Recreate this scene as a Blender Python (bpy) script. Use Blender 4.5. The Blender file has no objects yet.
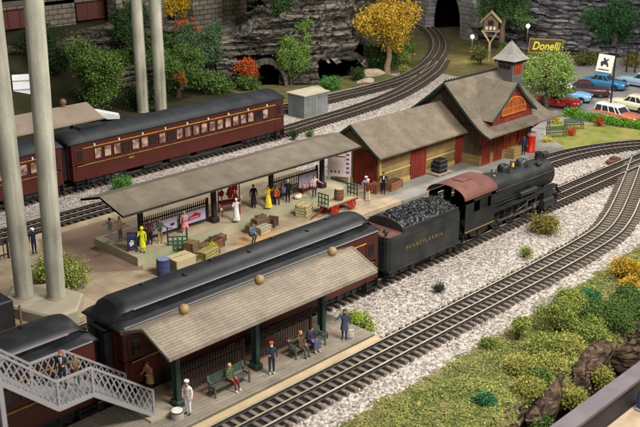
import bpy, bmesh, math, random
import numpy as np
from mathutils import Vector, Matrix, noise
R=random.Random(7)
PI=math.pi
SC=bpy.context.scene
COL=SC.collection

# ------------------------------------------------------------------ helpers
def hx(h):
    h=h.lstrip('#'); r=[]
    for i in (0,2,4):
        c=int(h[i:i+2],16)/255.
        r.append(c/12.92 if c<=.04045 else ((c+.055)/1.055)**2.4)
    return tuple(r)+(1.,)
MATS={}
def mat(name,c,c2=None,rough=.75,scale=3.,bump=0.,metal=0.,bscale=None,kind='noise',spec=.4,detail=4.,dirt=None,lo=.35,hi=.65,emit=None,estr=0,coat=0,trans=None):
    if name in MATS: return MATS[name]
    m=bpy.data.materials.new(name); m.use_nodes=True; nt=m.node_tree; n=nt.nodes; l=nt.links
    b=n['Principled BSDF']
    b.inputs['Roughness'].default_value=rough; b.inputs['Metallic'].default_value=metal
    b.inputs['Specular IOR Level'].default_value=spec
    if coat: b.inputs['Coat Weight'].default_value=coat; b.inputs['Coat Roughness'].default_value=.15
    c=hx(c) if isinstance(c,str) else c
    tc=n.new('ShaderNodeTexCoord')
    out=None
    if c2 is not None:
        c2=hx(c2) if isinstance(c2,str) else c2
        if kind=='voronoi':
            t=n.new('ShaderNodeTexVoronoi'); t.inputs['Scale'].default_value=scale; src=t.outputs['Color']
            s=n.new('ShaderNodeSeparateColor'); l.new(src,s.inputs[0]); src=s.outputs[0]
        else:
            t=n.new('ShaderNodeTexNoise'); t.inputs['Scale'].default_value=scale; t.inputs['Detail'].default_value=detail; src=t.outputs['Fac']
        l.new(tc.outputs['Object'],t.inputs['Vector'])
        r=n.new('ShaderNodeValToRGB'); r.color_ramp.elements[0].position=lo; r.color_ramp.elements[1].position=hi
        r.color_ramp.elements[0].color=c; r.color_ramp.elements[1].color=c2
        l.new(src,r.inputs[0]); out=r.outputs[0]
        if dirt:
            dc,ds,da=dirt
            t2=n.new('ShaderNodeTexNoise'); t2.inputs['Scale'].default_value=ds; t2.inputs['Detail'].default_value=5
            l.new(tc.outputs['Object'],t2.inputs['Vector'])
            r2=n.new('ShaderNodeValToRGB'); r2.color_ramp.elements[0].position=.45; r2.color_ramp.elements[1].position=.7
            r2.color_ramp.elements[1].color=(da,da,da,1); l.new(t2.outputs['Fac'],r2.inputs[0])
            mx=n.new('ShaderNodeMix'); mx.data_type='RGBA'; l.new(r2.outputs[0],mx.inputs[0]); l.new(out,mx.inputs[6]); mx.inputs[7].default_value=hx(dc)
            out=mx.outputs[2]
        l.new(out,b.inputs['Base Color'])
    else: b.inputs['Base Color'].default_value=c
    if bump:
        t3=n.new('ShaderNodeTexNoise'); t3.inputs['Scale'].default_value=bscale or scale*2; t3.inputs['Detail'].default_value=6
        l.new(tc.outputs['Object'],t3.inputs['Vector'])
        bp=n.new('ShaderNodeBump'); bp.inputs['Strength'].default_value=bump; bp.inputs['Distance'].default_value=.1
        l.new(t3.outputs['Fac'],bp.inputs['Height']); l.new(bp.outputs[0],b.inputs['Normal'])
    if emit: b.inputs['Emission Color'].default_value=hx(emit); b.inputs['Emission Strength'].default_value=estr
    MATS[name]=m; return m
def rowmat(name,c,c2,mortar,bw=.6,rh=.25,ms=.02,axes='xy',rough=.85,bump=.4,offset=.5,noise_c=None,ysc=1.):
    """courses of shingles, bricks, planks: brick texture laid on the object's own axes"""
    if name in MATS: return MATS[name]
    m=bpy.data.materials.new(name); m.use_nodes=True; nt=m.node_tree; n=nt.nodes; l=nt.links; b=n['Principled BSDF']
    b.inputs['Roughness'].default_value=rough; b.inputs['Specular IOR Level'].default_value=.3
    tc=n.new('ShaderNodeTexCoord'); s=n.new('ShaderNodeSeparateXYZ'); l.new(tc.outputs['Object'],s.inputs[0])
    cb=n.new('ShaderNodeCombineXYZ')
    if axes=='xy': l.new(s.outputs[0],cb.inputs[0]); l.new(s.outputs[1],cb.inputs[1])
    elif axes=='yx': l.new(s.outputs[1],cb.inputs[0]); l.new(s.outputs[0],cb.inputs[1])
    elif axes=='zx':   # planks standing upright: rows across x+y, long along z
        a=n.new('ShaderNodeMath'); l.new(s.outputs[0],a.inputs[0]); l.new(s.outputs[1],a.inputs[1])
        l.new(s.outputs[2],cb.inputs[0]); l.new(a.outputs[0],cb.inputs[1])
    else:
        a=n.new('ShaderNodeMath'); l.new(s.outputs[0],a.inputs[0]); l.new(s.outputs[1],a.inputs[1])
        l.new(a.outputs[0],cb.inputs[0]); l.new(s.outputs[2],cb.inputs[1])
    t=n.new('ShaderNodeTexBrick'); l.new(cb.outputs[0],t.inputs['Vector'])
    t.inputs['Color1'].default_value=hx(c); t.inputs['Color2'].default_value=hx(c2); t.inputs['Mortar'].default_value=hx(mortar)
    t.inputs['Scale'].default_value=1; t.inputs['Brick Width'].default_value=bw; t.inputs['Row Height'].default_value=rh
    t.inputs['Mortar Size'].default_value=ms; t.offset=offset; t.inputs['Mortar Smooth'].default_value=.2
    t2=n.new('ShaderNodeTexNoise'); t2.inputs['Scale'].default_value=.9; t2.inputs['Detail'].default_value=8; l.new(tc.outputs['Object'],t2.inputs['Vector'])
    r2=n.new('ShaderNodeMapRange'); r2.inputs[1].default_value=.3; r2.inputs[2].default_value=.7; r2.inputs[3].default_value=.72; r2.inputs[4].default_value=1.15
    l.new(t2.outputs['Fac'],r2.inputs[0])
    mx=n.new('ShaderNodeVectorMath'); mx.operation='SCALE'; l.new(t.outputs['Color'],mx.inputs[0]); l.new(r2.outputs[0],mx.inputs[3])
    l.new(mx.outputs[0],b.inputs['Base Color'])
    bp=n.new('ShaderNodeBump'); bp.inputs['Strength'].default_value=bump; bp.inputs['Distance'].default_value=.05; bp.invert=True
    l.new(t.outputs['Fac'],bp.inputs['Height']); l.new(bp.outputs[0],b.inputs['Normal'])
    MATS[name]=m; return m

def vmat(name,cols,rough=.9,spec=.2):
    """one colour per loose piece (stone, leaf): picked by each piece's own random value"""
    if name in MATS: return MATS[name]
    m=bpy.data.materials.new(name); m.use_nodes=True; nt=m.node_tree; n=nt.nodes; l=nt.links; b=n['Principled BSDF']
    b.inputs['Roughness'].default_value=rough; b.inputs['Specular IOR Level'].default_value=spec
    g=n.new('ShaderNodeNewGeometry'); r=n.new('ShaderNodeValToRGB'); el=r.color_ramp.elements
    while len(el)<len(cols): el.new(.5)
    for i,c in enumerate(cols):
        el[i].position=i/(len(cols)-1); el[i].color=hx(c)
    l.new(g.outputs['Random Per Island'],r.inputs[0])
    tc=n.new('ShaderNodeTexCoord'); t=n.new('ShaderNodeTexNoise'); t.inputs['Scale'].default_value=1.1; t.inputs['Detail'].default_value=2; l.new(tc.outputs['Object'],t.inputs['Vector'])
    mr=n.new('ShaderNodeMapRange'); mr.inputs[1].default_value=.35; mr.inputs[2].default_value=.65; mr.inputs[3].default_value=.78; mr.inputs[4].default_value=1.15; l.new(t.outputs['Fac'],mr.inputs[0])
    vm=n.new('ShaderNodeVectorMath'); vm.operation='SCALE'; l.new(r.outputs[0],vm.inputs[0]); l.new(mr.outputs[0],vm.inputs[3]); l.new(vm.outputs[0],b.inputs['Base Color'])
    MATS[name]=m; return m

class MB:
    def __init__(s): s.v=[]; s.f=[]; s.m=[]
    def add(s,vs,fs,mi=0):
        o=len(s.v); s.v+= [tuple(p) for p in vs]
        for f in fs: s.f.append(tuple(o+i for i in f)); s.m.append(mi)
        return s
    def box(s,x0,x1,y0,y1,z0,z1,mi=0,M=None):
        v=[(x0,y0,z0),(x1,y0,z0),(x1,y1,z0),(x0,y1,z0),(x0,y0,z1),(x1,y0,z1),(x1,y1,z1),(x0,y1,z1)]
        if M is not None: v=[M@Vector(p) for p in v]
        return s.add(v,[(0,3,2,1),(4,5,6,7),(0,1,5,4),(1,2,6,5),(2,3,7,6),(3,0,4,7)],mi)
    def cbox(s,c,d,mi=0,M=None):
        return s.box(c[0]-d[0]/2,c[0]+d[0]/2,c[1]-d[1]/2,c[1]+d[1]/2,c[2]-d[2]/2,c[2]+d[2]/2,mi,M)
    def bev(s,x0,x1,y0,y1,z0,z1,r=.05,mi=0,M=None):
        """box with chamfered vertical and top edges"""
        ring=lambda e,z:[(x0+e+ (r if k in(0,) else 0),0,0) for k in ()]
        def rg(i,z):
            a=[(x0+r+i*0,y0+i),(x1-r,y0+i),(x1-i,y0+r),(x1-i,y1-r),(x1-r,y1-i),(x0+r,y1-i),(x0+i,y1-r),(x0+i,y0+r)]
            return [(p[0],p[1],z) for p in a]
        rs=[rg(0,z0),rg(0,z1-r),rg(r*.7,z1)]
        if M is not None: rs=[[M@Vector(p) for p in q] for q in rs]
        return s.loft(rs,mi,True)
    def loft(s,rings,mi=0,caps=True,closed=True):
        n=len(rings[0]); o=len(s.v)
        for r in rings: s.v+=[tuple(p) for p in r]
        for i in range(len(rings)-1):
            for j in range(n if closed else n-1):
                k=(j+1)%n
                s.f.append((o+i*n+j,o+i*n+k,o+(i+1)*n+k,o+(i+1)*n+j)); s.m.append(mi)
        if caps:
            s.f.append(tuple(o+j for j in reversed(range(n)))); s.m.append(mi)
            s.f.append(tuple(o+(len(rings)-1)*n+j for j in range(n))); s.m.append(mi)
        return s
    def cyl(s,p0,p1,r0,r1=None,n=12,mi=0,caps=True):
        r1=r0 if r1 is None else r1
        p0=Vector(p0); p1=Vector(p1); d=(p1-p0).normalized()
        a=Vector((0,0,1)) if abs(d.z)<.9 else Vector((1,0,0)); u=d.cross(a).normalized(); w=d.cross(u)
        rg=lambda p,r:[p+(u*math.cos(2*PI*k/n)+w*math.sin(2*PI*k/n))*r for k in range(n)]
        return s.loft([rg(p0,r0),rg(p1,r1)],mi,caps)
    def lathe(s,c,prof,n=16,mi=0,sx=1,sy=1):
        return s.loft([[(c[0]+r*sx*math.cos(2*PI*k/n),c[1]+r*sy*math.sin(2*PI*k/n),c[2]+z) for k in range(n)] for r,z in prof],mi,True)
    def sph(s,c,r,mi=0,n=12,m=8,sz=1.,sx=1.,sy=1.):
        return s.lathe(c,[(max(1e-3,r*math.sin(PI*i/m)),-r*sz*math.cos(PI*i/m)) for i in range(m+1)],n,mi,sx,sy)
    def prism(s,poly,y0,y1,mi=0,axis='y'):
        if axis=='y': a=[[(x,y,z) for x,z in poly] for y in (y0,y1)]
        elif axis=='x': a=[[(x,y,z) for y,z in poly] for x in (y0,y1)]
        else: a=[[(x,y,z) for x,y in poly] for z in (y0,y1)]
        return s.loft(a,mi,True)
    def bar(s,p0,p1,w,h=None,mi=0):
        h=w if h is None else h
        p0=Vector(p0); p1=Vector(p1); d=(p1-p0).normalized()
        a=Vector((0,0,1)) if abs(d.z)<.95 else Vector((0,1,0)); u=d.cross(a).normalized(); q=u.cross(d)
        rg=lambda p:[p+u*w/2+q*h/2,p-u*w/2+q*h/2,p-u*w/2-q*h/2,p+u*w/2-q*h/2]
        return s.loft([rg(p0),rg(p1)],mi,True)
    def build(s,name,mats,parent=None,world=False,smooth=False,off=None):
        me=bpy.data.meshes.new(name); o=off
        if world and parent is not None: o=parent.location
        vs=s.v if o is None else [(p[0]-o[0],p[1]-o[1],p[2]-o[2]) for p in s.v]
        me.from_pydata(vs,[],s.f)
        if not isinstance(mats,(list,tuple)): mats=[mats]
        for m in mats: me.materials.append(m)
        me.polygons.foreach_set('material_index',s.m)
        bm=bmesh.new(); bm.from_mesh(me); bmesh.ops.recalc_face_normals(bm,faces=bm.faces); bm.to_mesh(me); bm.free()
        if smooth:
            me.polygons.foreach_set('use_smooth',[True]*len(me.polygons))
            try: me.set_sharp_from_angle(angle=math.radians(40))
            except Exception: pass
        ob=bpy.data.objects.new(name,me); COL.objects.link(ob)
        if parent is not None: ob.parent=parent
        if off is not None and parent is None: ob.location=off
        return ob
def empty(name,label,cat,loc,rz=0,group=None):
    o=bpy.data.objects.new(name,None); COL.objects.link(o); o.location=loc; o.rotation_euler=(0,0,rz)
    o['label']=label; o['category']=cat
    if group: o['group']=group
    return o
def tag(o,label=None,cat=None,group=None,kind=None):
    if label: o['label']=label
    if cat: o['category']=cat
    if group: o['group']=group
    if kind: o['kind']=kind
    return o
KIDS={}
def kids(o): return [c for c in o.children]
def dup(o,loc,rz=0,label=None,parent=None,group=None):
    c=o.copy(); COL.objects.link(c); c.parent=parent
    if loc is not None: c.location=loc
    if parent is None: c.rotation_euler=(0,0,rz)
    if label: c['label']=label
    if group: c['group']=group
    for ch in list(o.children): dup(ch,None,0,None,c)
    return c
def rawmesh(name,verts,faces,mats,mi=None,parent=None,loc=None,smooth=False):
    me=bpy.data.meshes.new(name); me.from_pydata(verts,[],faces)
    for m in (mats if isinstance(mats,(list,tuple)) else [mats]): me.materials.append(m)
    if mi is not None: me.polygons.foreach_set('material_index',mi)
    if smooth: me.polygons.foreach_set('use_smooth',[True]*len(me.polygons))
    o=bpy.data.objects.new(name,me); COL.objects.link(o)
    if parent is not None: o.parent=parent
    if loc is not None: o.location=loc
    return o
def text(name,body,size,m,parent,loc,rot,extrude=.01,align='LEFT',sx=1,bold=0,shear=0,spacing=1):
    cu=bpy.data.curves.new(name,'FONT'); cu.body=body; cu.size=size; cu.extrude=extrude; cu.align_x=align; cu.offset=bold; cu.shear=shear; cu.space_character=spacing
    t=bpy.data.objects.new(name+'_c',cu); COL.objects.link(t)
    dg=bpy.context.evaluated_depsgraph_get(); dg.update()
    me=bpy.data.meshes.new_from_object(t.evaluated_get(dg)); bpy.data.objects.remove(t)
    me.materials.clear(); me.materials.append(m); me.name=name
    o=bpy.data.objects.new(name,me); COL.objects.link(o); o.parent=parent; o.location=loc; o.rotation_euler=rot; o.scale=(sx,1,1)
    return o

# ------------------------------------------------------------------ materials
M_RAILT=mat('rail_top','#b8ae9b','#a0957f',rough=.4,metal=.25,scale=1.5)  # polished tops, lightened further so the colour carries their highlight
M_RAILS=mat('rail_side','#1e1a18','#2e2724',rough=.7,scale=2)
M_TIE=mat('sleeper_wood','#2b221c','#463a30',rough=.9,scale=2.2,bump=.3)
M_BED=mat('dark_roadbed','#120f0d','#241f1b',rough=1.,scale=5,bump=.6,bscale=12)
M_TIE2=mat('pale_sleeper_wood','#4c433b','#6e6458',rough=.9,scale=2.2,bump=.3)
M_BLACK=mat('black_paint','#14161a','#1f2224',rough=.5,scale=1.2,spec=.5)
M_IRON=mat('black_iron','#121213','#1d1b1c',rough=.6,scale=2)
M_CARRED=mat('tuscan_red','#38150f','#411913',rough=.42,scale=.6,spec=.45)
M_CARRED2=mat('bright_tuscan_red','#3f1812','#491d16',rough=.42,scale=.6,spec=.45)
M_ROOFBLK=mat('car_roof_black','#0b0c0f','#121417',rough=.45,scale=.5,spec=.28,dirt=('#2c2d2c',1.2,.4))
M_ROOFBLU=mat('car_roof_slate','#14171b','#1d2125',rough=.55,scale=.5,spec=.25,dirt=('#2c2e32',1.2,.5))
M_GLASSD=mat('dark_glass','#101214','#1a1a1c',rough=.15,scale=1,spec=.6)
M_WINL=mat('curtained_glass','#5a463c','#ab9382',rough=.25,scale=2.2,spec=.6,lo=.4,hi=.62)
_nt=M_WINL.node_tree; _oi=_nt.nodes.new('ShaderNodeObjectInfo'); _va=_nt.nodes.new('ShaderNodeVectorMath'); _va.operation='ADD'
_tc=[q for q in _nt.nodes if q.type=='TEX_COORD'][0]; _tn=[q for q in _nt.nodes if q.type=='TEX_NOISE'][0]
_nt.links.new(_tc.outputs['Object'],_va.inputs[0]); _nt.links.new(_oi.outputs['Location'],_va.inputs[1]); _nt.links.new(_va.outputs[0],_tn.inputs['Vector'])
M_GOLD=mat('gold_lettering','#b58f3a','#8f6f2c',rough=.5,scale=3)
M_WHITE=mat('white_paint','#cfcabf','#bdb7aa',rough=.6,scale=2)
M_LATT=mat('pale_lattice_metal','#7f7d7f','#8d8b8c',rough=.6,scale=2.,dirt=('#6e675f',2.,.5))
M_CREAM=mat('cream_pole','#9b937b','#a8a088',rough=.8,scale=.35,bump=.1,bscale=3,dirt=('#7b7560',.35,.7))
def streaky(name,cs):
    m=bpy.data.materials.new(name); m.use_nodes=True; nt=m.node_tree; n=nt.nodes; l=nt.links; b=n['Principled BSDF']; b.inputs['Roughness'].default_value=.8
    tc=n.new('ShaderNodeTexCoord'); out=None
    fs=[]
    for sc,mp_ in ((1.,(3.,3.,.18)),(1.,(.5,.5,.35)),(1.,(9,9,9))):
        mp=n.new('ShaderNodeMapping'); mp.inputs['Scale'].default_value=mp_; l.new(tc.outputs['Object'],mp.inputs[0])
        t=n.new('ShaderNodeTexNoise'); t.inputs['Scale'].default_value=sc; t.inputs['Detail'].default_value=6; l.new(mp.outputs[0],t.inputs['Vector']); fs.append(t.outputs['Fac'])
    a=n.new('ShaderNodeMath'); l.new(fs[0],a.inputs[0]); l.new(fs[1],a.inputs[1]); q=n.new('ShaderNodeMath'); q.operation='MULTIPLY_ADD'; l.new(fs[2],q.inputs[0]); q.inputs[1].default_value=.25; l.new(a.outputs[0],q.inputs[2])
    r=n.new('ShaderNodeValToRGB'); el=r.color_ramp.elements; el[0].position=.0; el[0].color=hx(cs[0]); el[1].position=1.; el[1].color=hx(cs[1])
    mr=n.new('ShaderNodeMapRange'); mr.inputs[1].default_value=.85; mr.inputs[2].default_value=1.35; l.new(q.outputs[0],mr.inputs[0]); l.new(mr.outputs[0],r.inputs[0]); l.new(r.outputs[0],b.inputs['Base Color']); return m
M_CREAM=streaky('cream_pole_streaked',['#6f6d5e','#a7a392'])
M_CONC=mat('concrete','#8d8471','#9c937f',rough=.9,scale=.8,bump=.15,dirt=('#6f6858',.4,.6))
M_PLAT=mat('platform_paving','#9b8a70','#ab9a80',rough=.9,scale=.7,bump=.1,dirt=('#7d6f58',.3,.8))
M_PLAT2=mat('raised_platform_concrete','#958e72','#a59c82',rough=.9,scale=.8,bump=.1,dirt=('#7b8262',.35,.8))
M_PLATG=mat('grey_paving','#77746c','#858178',rough=.9,scale=.6,bump=.1,dirt=('#605e57',.5,.7))
M_BROWNP=mat('brown_paving','#76604f','#856e5c',rough=.9,scale=1.,dirt=('#66503f',.5,.6))
M_TAN=mat('tan_edging','#a3906f','#ae9b7b',rough=.85,scale=.8,dirt=('#8d7752',.6,.5))
M_ASPH=mat('asphalt','#7a7875','#858280',rough=.95,scale=1.2,bump=.15,dirt=('#575553',.2,.7))
M_FENCE=mat('dark_fence','#1b1614','#2b2220',rough=.7,scale=3)
M_GREEND=mat('dark_green_paint','#1c2f28','#27382f',rough=.5,scale=2)
M_YBRICK=rowmat('yellow_siding','#7d6840','#88734a','#65522f',bw=3.,rh=.28,ms=.02,axes='xz',bump=.3)
M_SHING=rowmat('grey_brown_shingle','#6f6454','#665c4e','#4f473c',bw=.33,rh=.15,ms=.012,bump=.3)
M_SHING2=rowmat('station_shingle','#685e50','#5e5548','#4a4339',bw=.3,rh=.14,ms=.01,bump=.3)
M_SLATC=rowmat('canopy_shingle','#807566','#776d5f','#544b40',bw=.9,rh=.152,ms=.014,bump=.35)
M_REARC=rowmat('canopy_sheet','#675e50','#60584b','#484138',bw=4.2,rh=2.4,ms=.018,bump=.15)
M_REDD=rowmat('red_plank_door','#7d2c1a','#6c2415','#40140b',bw=5.,rh=.28,ms=.03,axes='zx',bump=.4)
M_REDW=mat('red_window_frame','#8c3018','#7b2612',rough=.55,scale=2)
M_AMBER=mat('amber_glass','#6b3014','#8d5226',rough=.25,scale=1.5)
M_BROWNW=rowmat('station_brown_planks','#5c4a35','#4f3f2e','#30241a',bw=5.,rh=.22,ms=.03,axes='zx',bump=.4)
M_STONE=rowmat('grey_stone_block','#655e52','#776f61','#38332b',bw=1.3,rh=.62,ms=.06,axes='xz',bump=1.)
M_STONEL=rowmat('tan_stone_block','#7a7058','#877d66','#494130',bw=1.1,rh=.6,ms=.06,axes='xz',bump=1.)
M_GIRD=mat('oxide_girder','#47201a','#532821',rough=.7,scale=.7)
M_SKIN=mat('skin','#b07d60',None,rough=.6)
M_SKINP=mat('pale_skin','#c79c7e',None,rough=.6)
M_COAL=vmat('coal',['#131315','#232427','#343538','#1a1a1c','#3d3e40'],rough=.5,spec=.5)
M_BALL=vmat('ballast_stone',['#b3aca3','#9b938b','#c4beb6','#7d766f','#b6afa7','#cec8c0','#a39b93','#bfb8b0','#8a827b'],rough=.9)
def grass_mat():
    return mat('grass_turf','#5f5934','#77704a',rough=1.,scale=1.3,bump=.5,bscale=9,detail=8,dirt=('#4e5a26',.55,.9),spec=.1)
M_GRASS=grass_mat(); M_WILD=mat('wild_hillside','#252319','#3c3627',rough=1.,scale=.5,bump=.5,bscale=5,detail=8,dirt=('#313a1f',.3,.9),spec=.1)
M_EARTH=mat('earth','#574b36','#67603a',rough=1.,scale=.8,bump=.5,bscale=4,dirt=('#46542a',.35,1.),spec=.1)
M_ROCKB=mat('brown_rock','#4a3b31','#77634f',rough=.95,scale=1.3,bump=1.,bscale=3.5,dirt=('#33281f',2.0,.8),spec=.2,detail=10)

# ballast sheet
def ballast_mat():
    m=bpy.data.materials.new('ballast_ground'); m.use_nodes=True; nt=m.node_tree; n=nt.nodes; l=nt.links; b=n['Principled BSDF']
    b.inputs['Roughness'].default_value=.95; b.inputs['Specular IOR Level'].default_value=.2
    tc=n.new('ShaderNodeTexCoord'); v=n.new('ShaderNodeTexVoronoi'); v.inputs['Scale'].default_value=6.5; l.new(tc.outputs['Object'],v.inputs['Vector'])
    s=n.new('ShaderNodeSeparateColor'); l.new(v.outputs['Color'],s.inputs[0])
    r=n.new('ShaderNodeValToRGB'); r.color_ramp.elements[0].color=hx('#6b625a'); r.color_ramp.elements[1].color=hx('#b5aca2'); l.new(s.outputs[0],r.inputs[0])
    l.new(r.outputs[0],b.inputs['Base Color'])
    bp=n.new('ShaderNodeBump'); bp.invert=True; bp.inputs['Strength'].default_value=1; bp.inputs['Distance'].default_value=.08
    l.new(v.outputs['Distance'],bp.inputs['Height']); l.new(bp.outputs[0],b.inputs['Normal']); return m
M_BSHEET=ballast_mat()

# ------------------------------------------------------------------ ground
def sm(a,b,x): t=max(0,min(1,(x-a)/(b-a))); return t*t*(3-2*t)
def edge_y(x):   # brink of the foreground slope
    return 21.3+.55*noise.noise(Vector((x*.35,3,0)))+.5*noise.noise(Vector((x*.9,1,0)))-.5*sm(42,60,x)
def gz(x,y):
    z=0.
    if y<27: z+= .10*noise.noise(Vector((x*.5,y*.5,0)))*sm(27,24,y)
    e=edge_y(x)
    if y<e: z-= 4.2*sm(e,e-1.15,y)+.4*noise.noise(Vector((x*.6,y*.6,5)))*sm(e,e-1,y)
    if y>82 and x<80: z+= 5.5*sm(84,104,y)*sm(82,72,x)
    return z
def build_ground():
    xs=list(np.arange(-30,20,4.))+list(np.arange(20,60,.4))+list(np.arange(60,170,2.5))
    ys=[-40,-20,0,8,12]+list(np.arange(14,30,.35))+list(np.arange(30,140,2.))
    v=[];f=[];mi=[]
    for y in ys:
        for x in xs: v.append((x,y,gz(x,y)-.02))
    nx=len(xs)
    for j in range(len(ys)-1):
        for i in range(nx-1):
            f.append((j*nx+i,j*nx+i+1,(j+1)*nx+i+1,(j+1)*nx+i)); 
            cy=(ys[j]+ys[j+1])/2; cx=(xs[i]+xs[i+1])/2
            lim=26.+.35*noise.noise(Vector((cx*.8,0,0)))+.03*max(0,cx-45)**1.25
            zc=(gz(cx,cy))
            mi.append(2 if zc<-.5 and cy<25 else (1 if cy<lim else (3 if (cx>95 and cy>47) or (cy>73.6+max(0,cx-88)*.55 and cx>70) else (4 if cy>75 else 0))))
    o=rawmesh('ground',v,f,[M_BSHEET,M_GRASS,M_ROCKB,M_EARTH,M_WILD],mi,smooth=True); o['kind']='structure'
build_ground()

def stones(name,regions,dens,size,kind_lbl,z=.0,m=None,avoid=None):
    """one mass of loose stones: small irregular lumps"""
    rs=np.random.RandomState(5); P=[]
    for (x0,x1,yf0,yf1,dn) in regions:
        n=int((x1-x0)*dn*dens)
        for _ in range(n):
            x=rs.uniform(x0,x1); a=yf0(x); b=yf1(x)
            y=rs.uniform(a,b); P.append((x,y))
    P=[p for p in P if not (avoid and avoid(*p))]
    N=len(P); P=np.array(P); s=rs.uniform(size*.6,size*1.25,N)
    base=np.array([(1,0,0),(-.5,.87,0),(-.5,-.87,0),(.5,.87,.05),(0,.1,.8),(0,0,-.4)]);
    base=np.array([(1,0,0),(.1,1,.1),(-1,.1,0),(0,-1,0),(.1,.1,.75),(0,0,-.5)])
    F=np.array([(0,1,4),(1,2,4),(2,3,4),(3,0,4),(1,0,5),(2,1,5),(3,2,5),(0,3,5)])
    V=base[None]*(1+rs.uniform(-.35,.35,(N,6,3)))*s[:,None,None]*.6
    a=rs.uniform(0,2*PI,N); c,si=np.cos(a),np.sin(a)
    X=V[:,:,0]*c[:,None]-V[:,:,1]*si[:,None]; Y=V[:,:,0]*si[:,None]+V[:,:,1]*c[:,None]
    V=np.stack([X+P[:,0:1],Y+P[:,1:2],V[:,:,2]+z+rs.uniform(0,.05,N)[:,None]],2).reshape(-1,3)
    FF=(F[None]+(np.arange(N)*6)[:,None,None]).reshape(-1,3)
    me=bpy.data.meshes.new(name); me.vertices.add(len(V)); me.vertices.foreach_set('co',V.ravel())
    me.loops.add(len(FF)*3); me.polygons.add(len(FF)); me.loops.foreach_set('vertex_index',FF.ravel().astype(np.int32))
    me.polygons.foreach_set('loop_start',np.arange(len(FF),dtype=np.int32)*3); me.update(calc_edges=True); me.validate()
    me.materials.append(m or M_BALL); me.materials.append(vmat('stained_ballast_stone',['#6f6357','#85786b','#4f463e','#96897c','#5e544a']))
    pm=np.array([ (min(abs(p[1]-35.85),abs(p[1]-65),abs(p[1]-41.8),abs(p[1]-58.7),abs(p[1]-28.8) if p[0]<54 else 9)<1.75 and rs.rand()<.5) or rs.rand()<.05 for p in P],dtype=np.int32)
    me.polygons.foreach_set('material_index',np.repeat(pm,8)); o=bpy.data.objects.new(name,me); COL.objects.link(o); return o

# ------------------------------------------------------------------ tracks
def smooth_path(pts,step=.275):
    P=[Vector((p[0],p[1],0)) for p in pts]; out=[]
    for i in range(len(P)-1):
        p0=P[max(0,i-1)];p1=P[i];p2=P[i+1];p3=P[min(len(P)-1,i+2)]
        n=max(2,int((p2-p1).length/.25))
        for k in range(n):
            t=k/n; out.append(.5*((2*p1)+(-p0+p2)*t+(2*p0-5*p1+4*p2-p3)*t*t+(-p0+3*p1-3*p2+p3)*t**3))
    out.append(P[-1])
    r=[out[0]]; acc=0
    for i in range(1,len(out)):
        d=(out[i]-out[i-1]).length; 
        while acc+d>=step:
            t=(step-acc)/d; q=out[i-1].lerp(out[i],t); r.append(q); out[i-1]=q; d=(out[i]-q).length; acc=0
        acc+=d
    return r
SLEEPER=None
def sleeper_mesh():
    m=MB().bev(-.115,.115,-1.38,1.38,0,.2,.02); o=m.build('sleeper',M_TIE); me=o.data; bpy.data.objects.remove(o); return me
ME_SL=sleeper_mesh(); ME_SL2=ME_SL.copy(); ME_SL2.materials.clear(); ME_SL2.materials.append(M_TIE2)
TRACKS={}
def track(label,pts,key,keyx=(0,200),z=.0,pale=False,rails=3):
    path=smooth_path(pts); TRACKS[key]=path
    root=empty('railway_track',label,'railway track',(path[0].x,path[0].y,z),group='railway tracks of the layout')
    tg=[(path[min(i+1,len(path)-1)]-path[max(i-1,0)]).normalized() for i in range(len(path))]
    for off in (-.89,0,.89) if rails==3 else (-.89,.89):
        m=MB(); rings=[]
        for i in range(0,len(path),2):
            p=path[i]; t=tg[i]; nrm=Vector((-t.y,t.x,0))
            q=p+nrm*off
            prof=[(-.085,.2),(-.085,.225),(-.03,.25),(-.025,.32),(-.05,.34),(-.05,.385),(.05,.385),(.05,.34),(.025,.32),(.03,.25),(.085,.225),(.085,.2)]
            if off==0 : prof=[(a*.9,b) for a,b in prof]
            rings.append([(q.x+nrm.x*a,q.y+nrm.y*a,z+b) for a,b in prof])
        m.loft(rings,0,True)
        n=12; 
        for k in range(len(m.f)-2):
            if k%n==5: m.m[k]=1
        m.build('rail',[M_RAILS,M_RAILT],root,world=True)
    b=MB(); rg=[]
    for i in range(0,len(path),3):
        p=path[i]; t=tg[i]; nrm=Vector((-t.y,t.x,0)); rg.append([(p.x+nrm.x*a,p.y+nrm.y*a,z+h) for a,h in ((-.98,0),(-.9,.1),(.9,.1),(.98,0))])
    b.loft(rg,0,True); b.build('roadbed',M_BED,root,world=True)
    idx=list(range(1,len(path)-1,2))
    mid=(keyx[0]+keyx[1])/2
    idx.sort(key=lambda i: 0 if keyx[0]<=path[i].x<=keyx[1] else abs(path[i].x-mid))
    rest=MB()
    for c,i in enumerate(idx):
        p=path[i]; a=math.atan2(tg[i].y,tg[i].x)
        if c<98:
            o=bpy.data.objects.new('sleeper',ME_SL2 if pale else ME_SL); COL.objects.link(o); o.parent=root
            o.location=p-Vector((root.location.x,root.location.y,0))+Vector((0,0,.005+R.uniform(0,.015))); o.rotation_euler=(0,0,a+R.uniform(-.02,.02)); o.scale=(1,R.uniform(.97,1.04),1)
        else:
            rest.bev(-.14,.14,-1.38,1.38,0,.2,.02,0,Matrix.Translation((p.x,p.y,z+.005))@Matrix.Rotation(a,4,'Z'))
    if rest.v:
        s=rest.build('sleepers',M_TIE2 if pale else M_TIE,root,world=True); s['kind']='stuff'
    return root
track('nearest three-rail track running beside the front platform edge and curving right',[(16,28.78),(30,28.78),(44,28.76),(50,28.78),(55.4,28.95),(58.8,29.3),(62.1,30.2),(65.5,31.42),(69,32.75),(72.8,34.25),(75,35.15),(77.2,36.0)],'A',(22,76),pale=True)
track('three-rail track under the steam locomotive and the passenger cars in front',[(8,35.85),(30,35.85),(60,35.85),(72,35.85),(92,35.7)],'B',(36,90))
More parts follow.
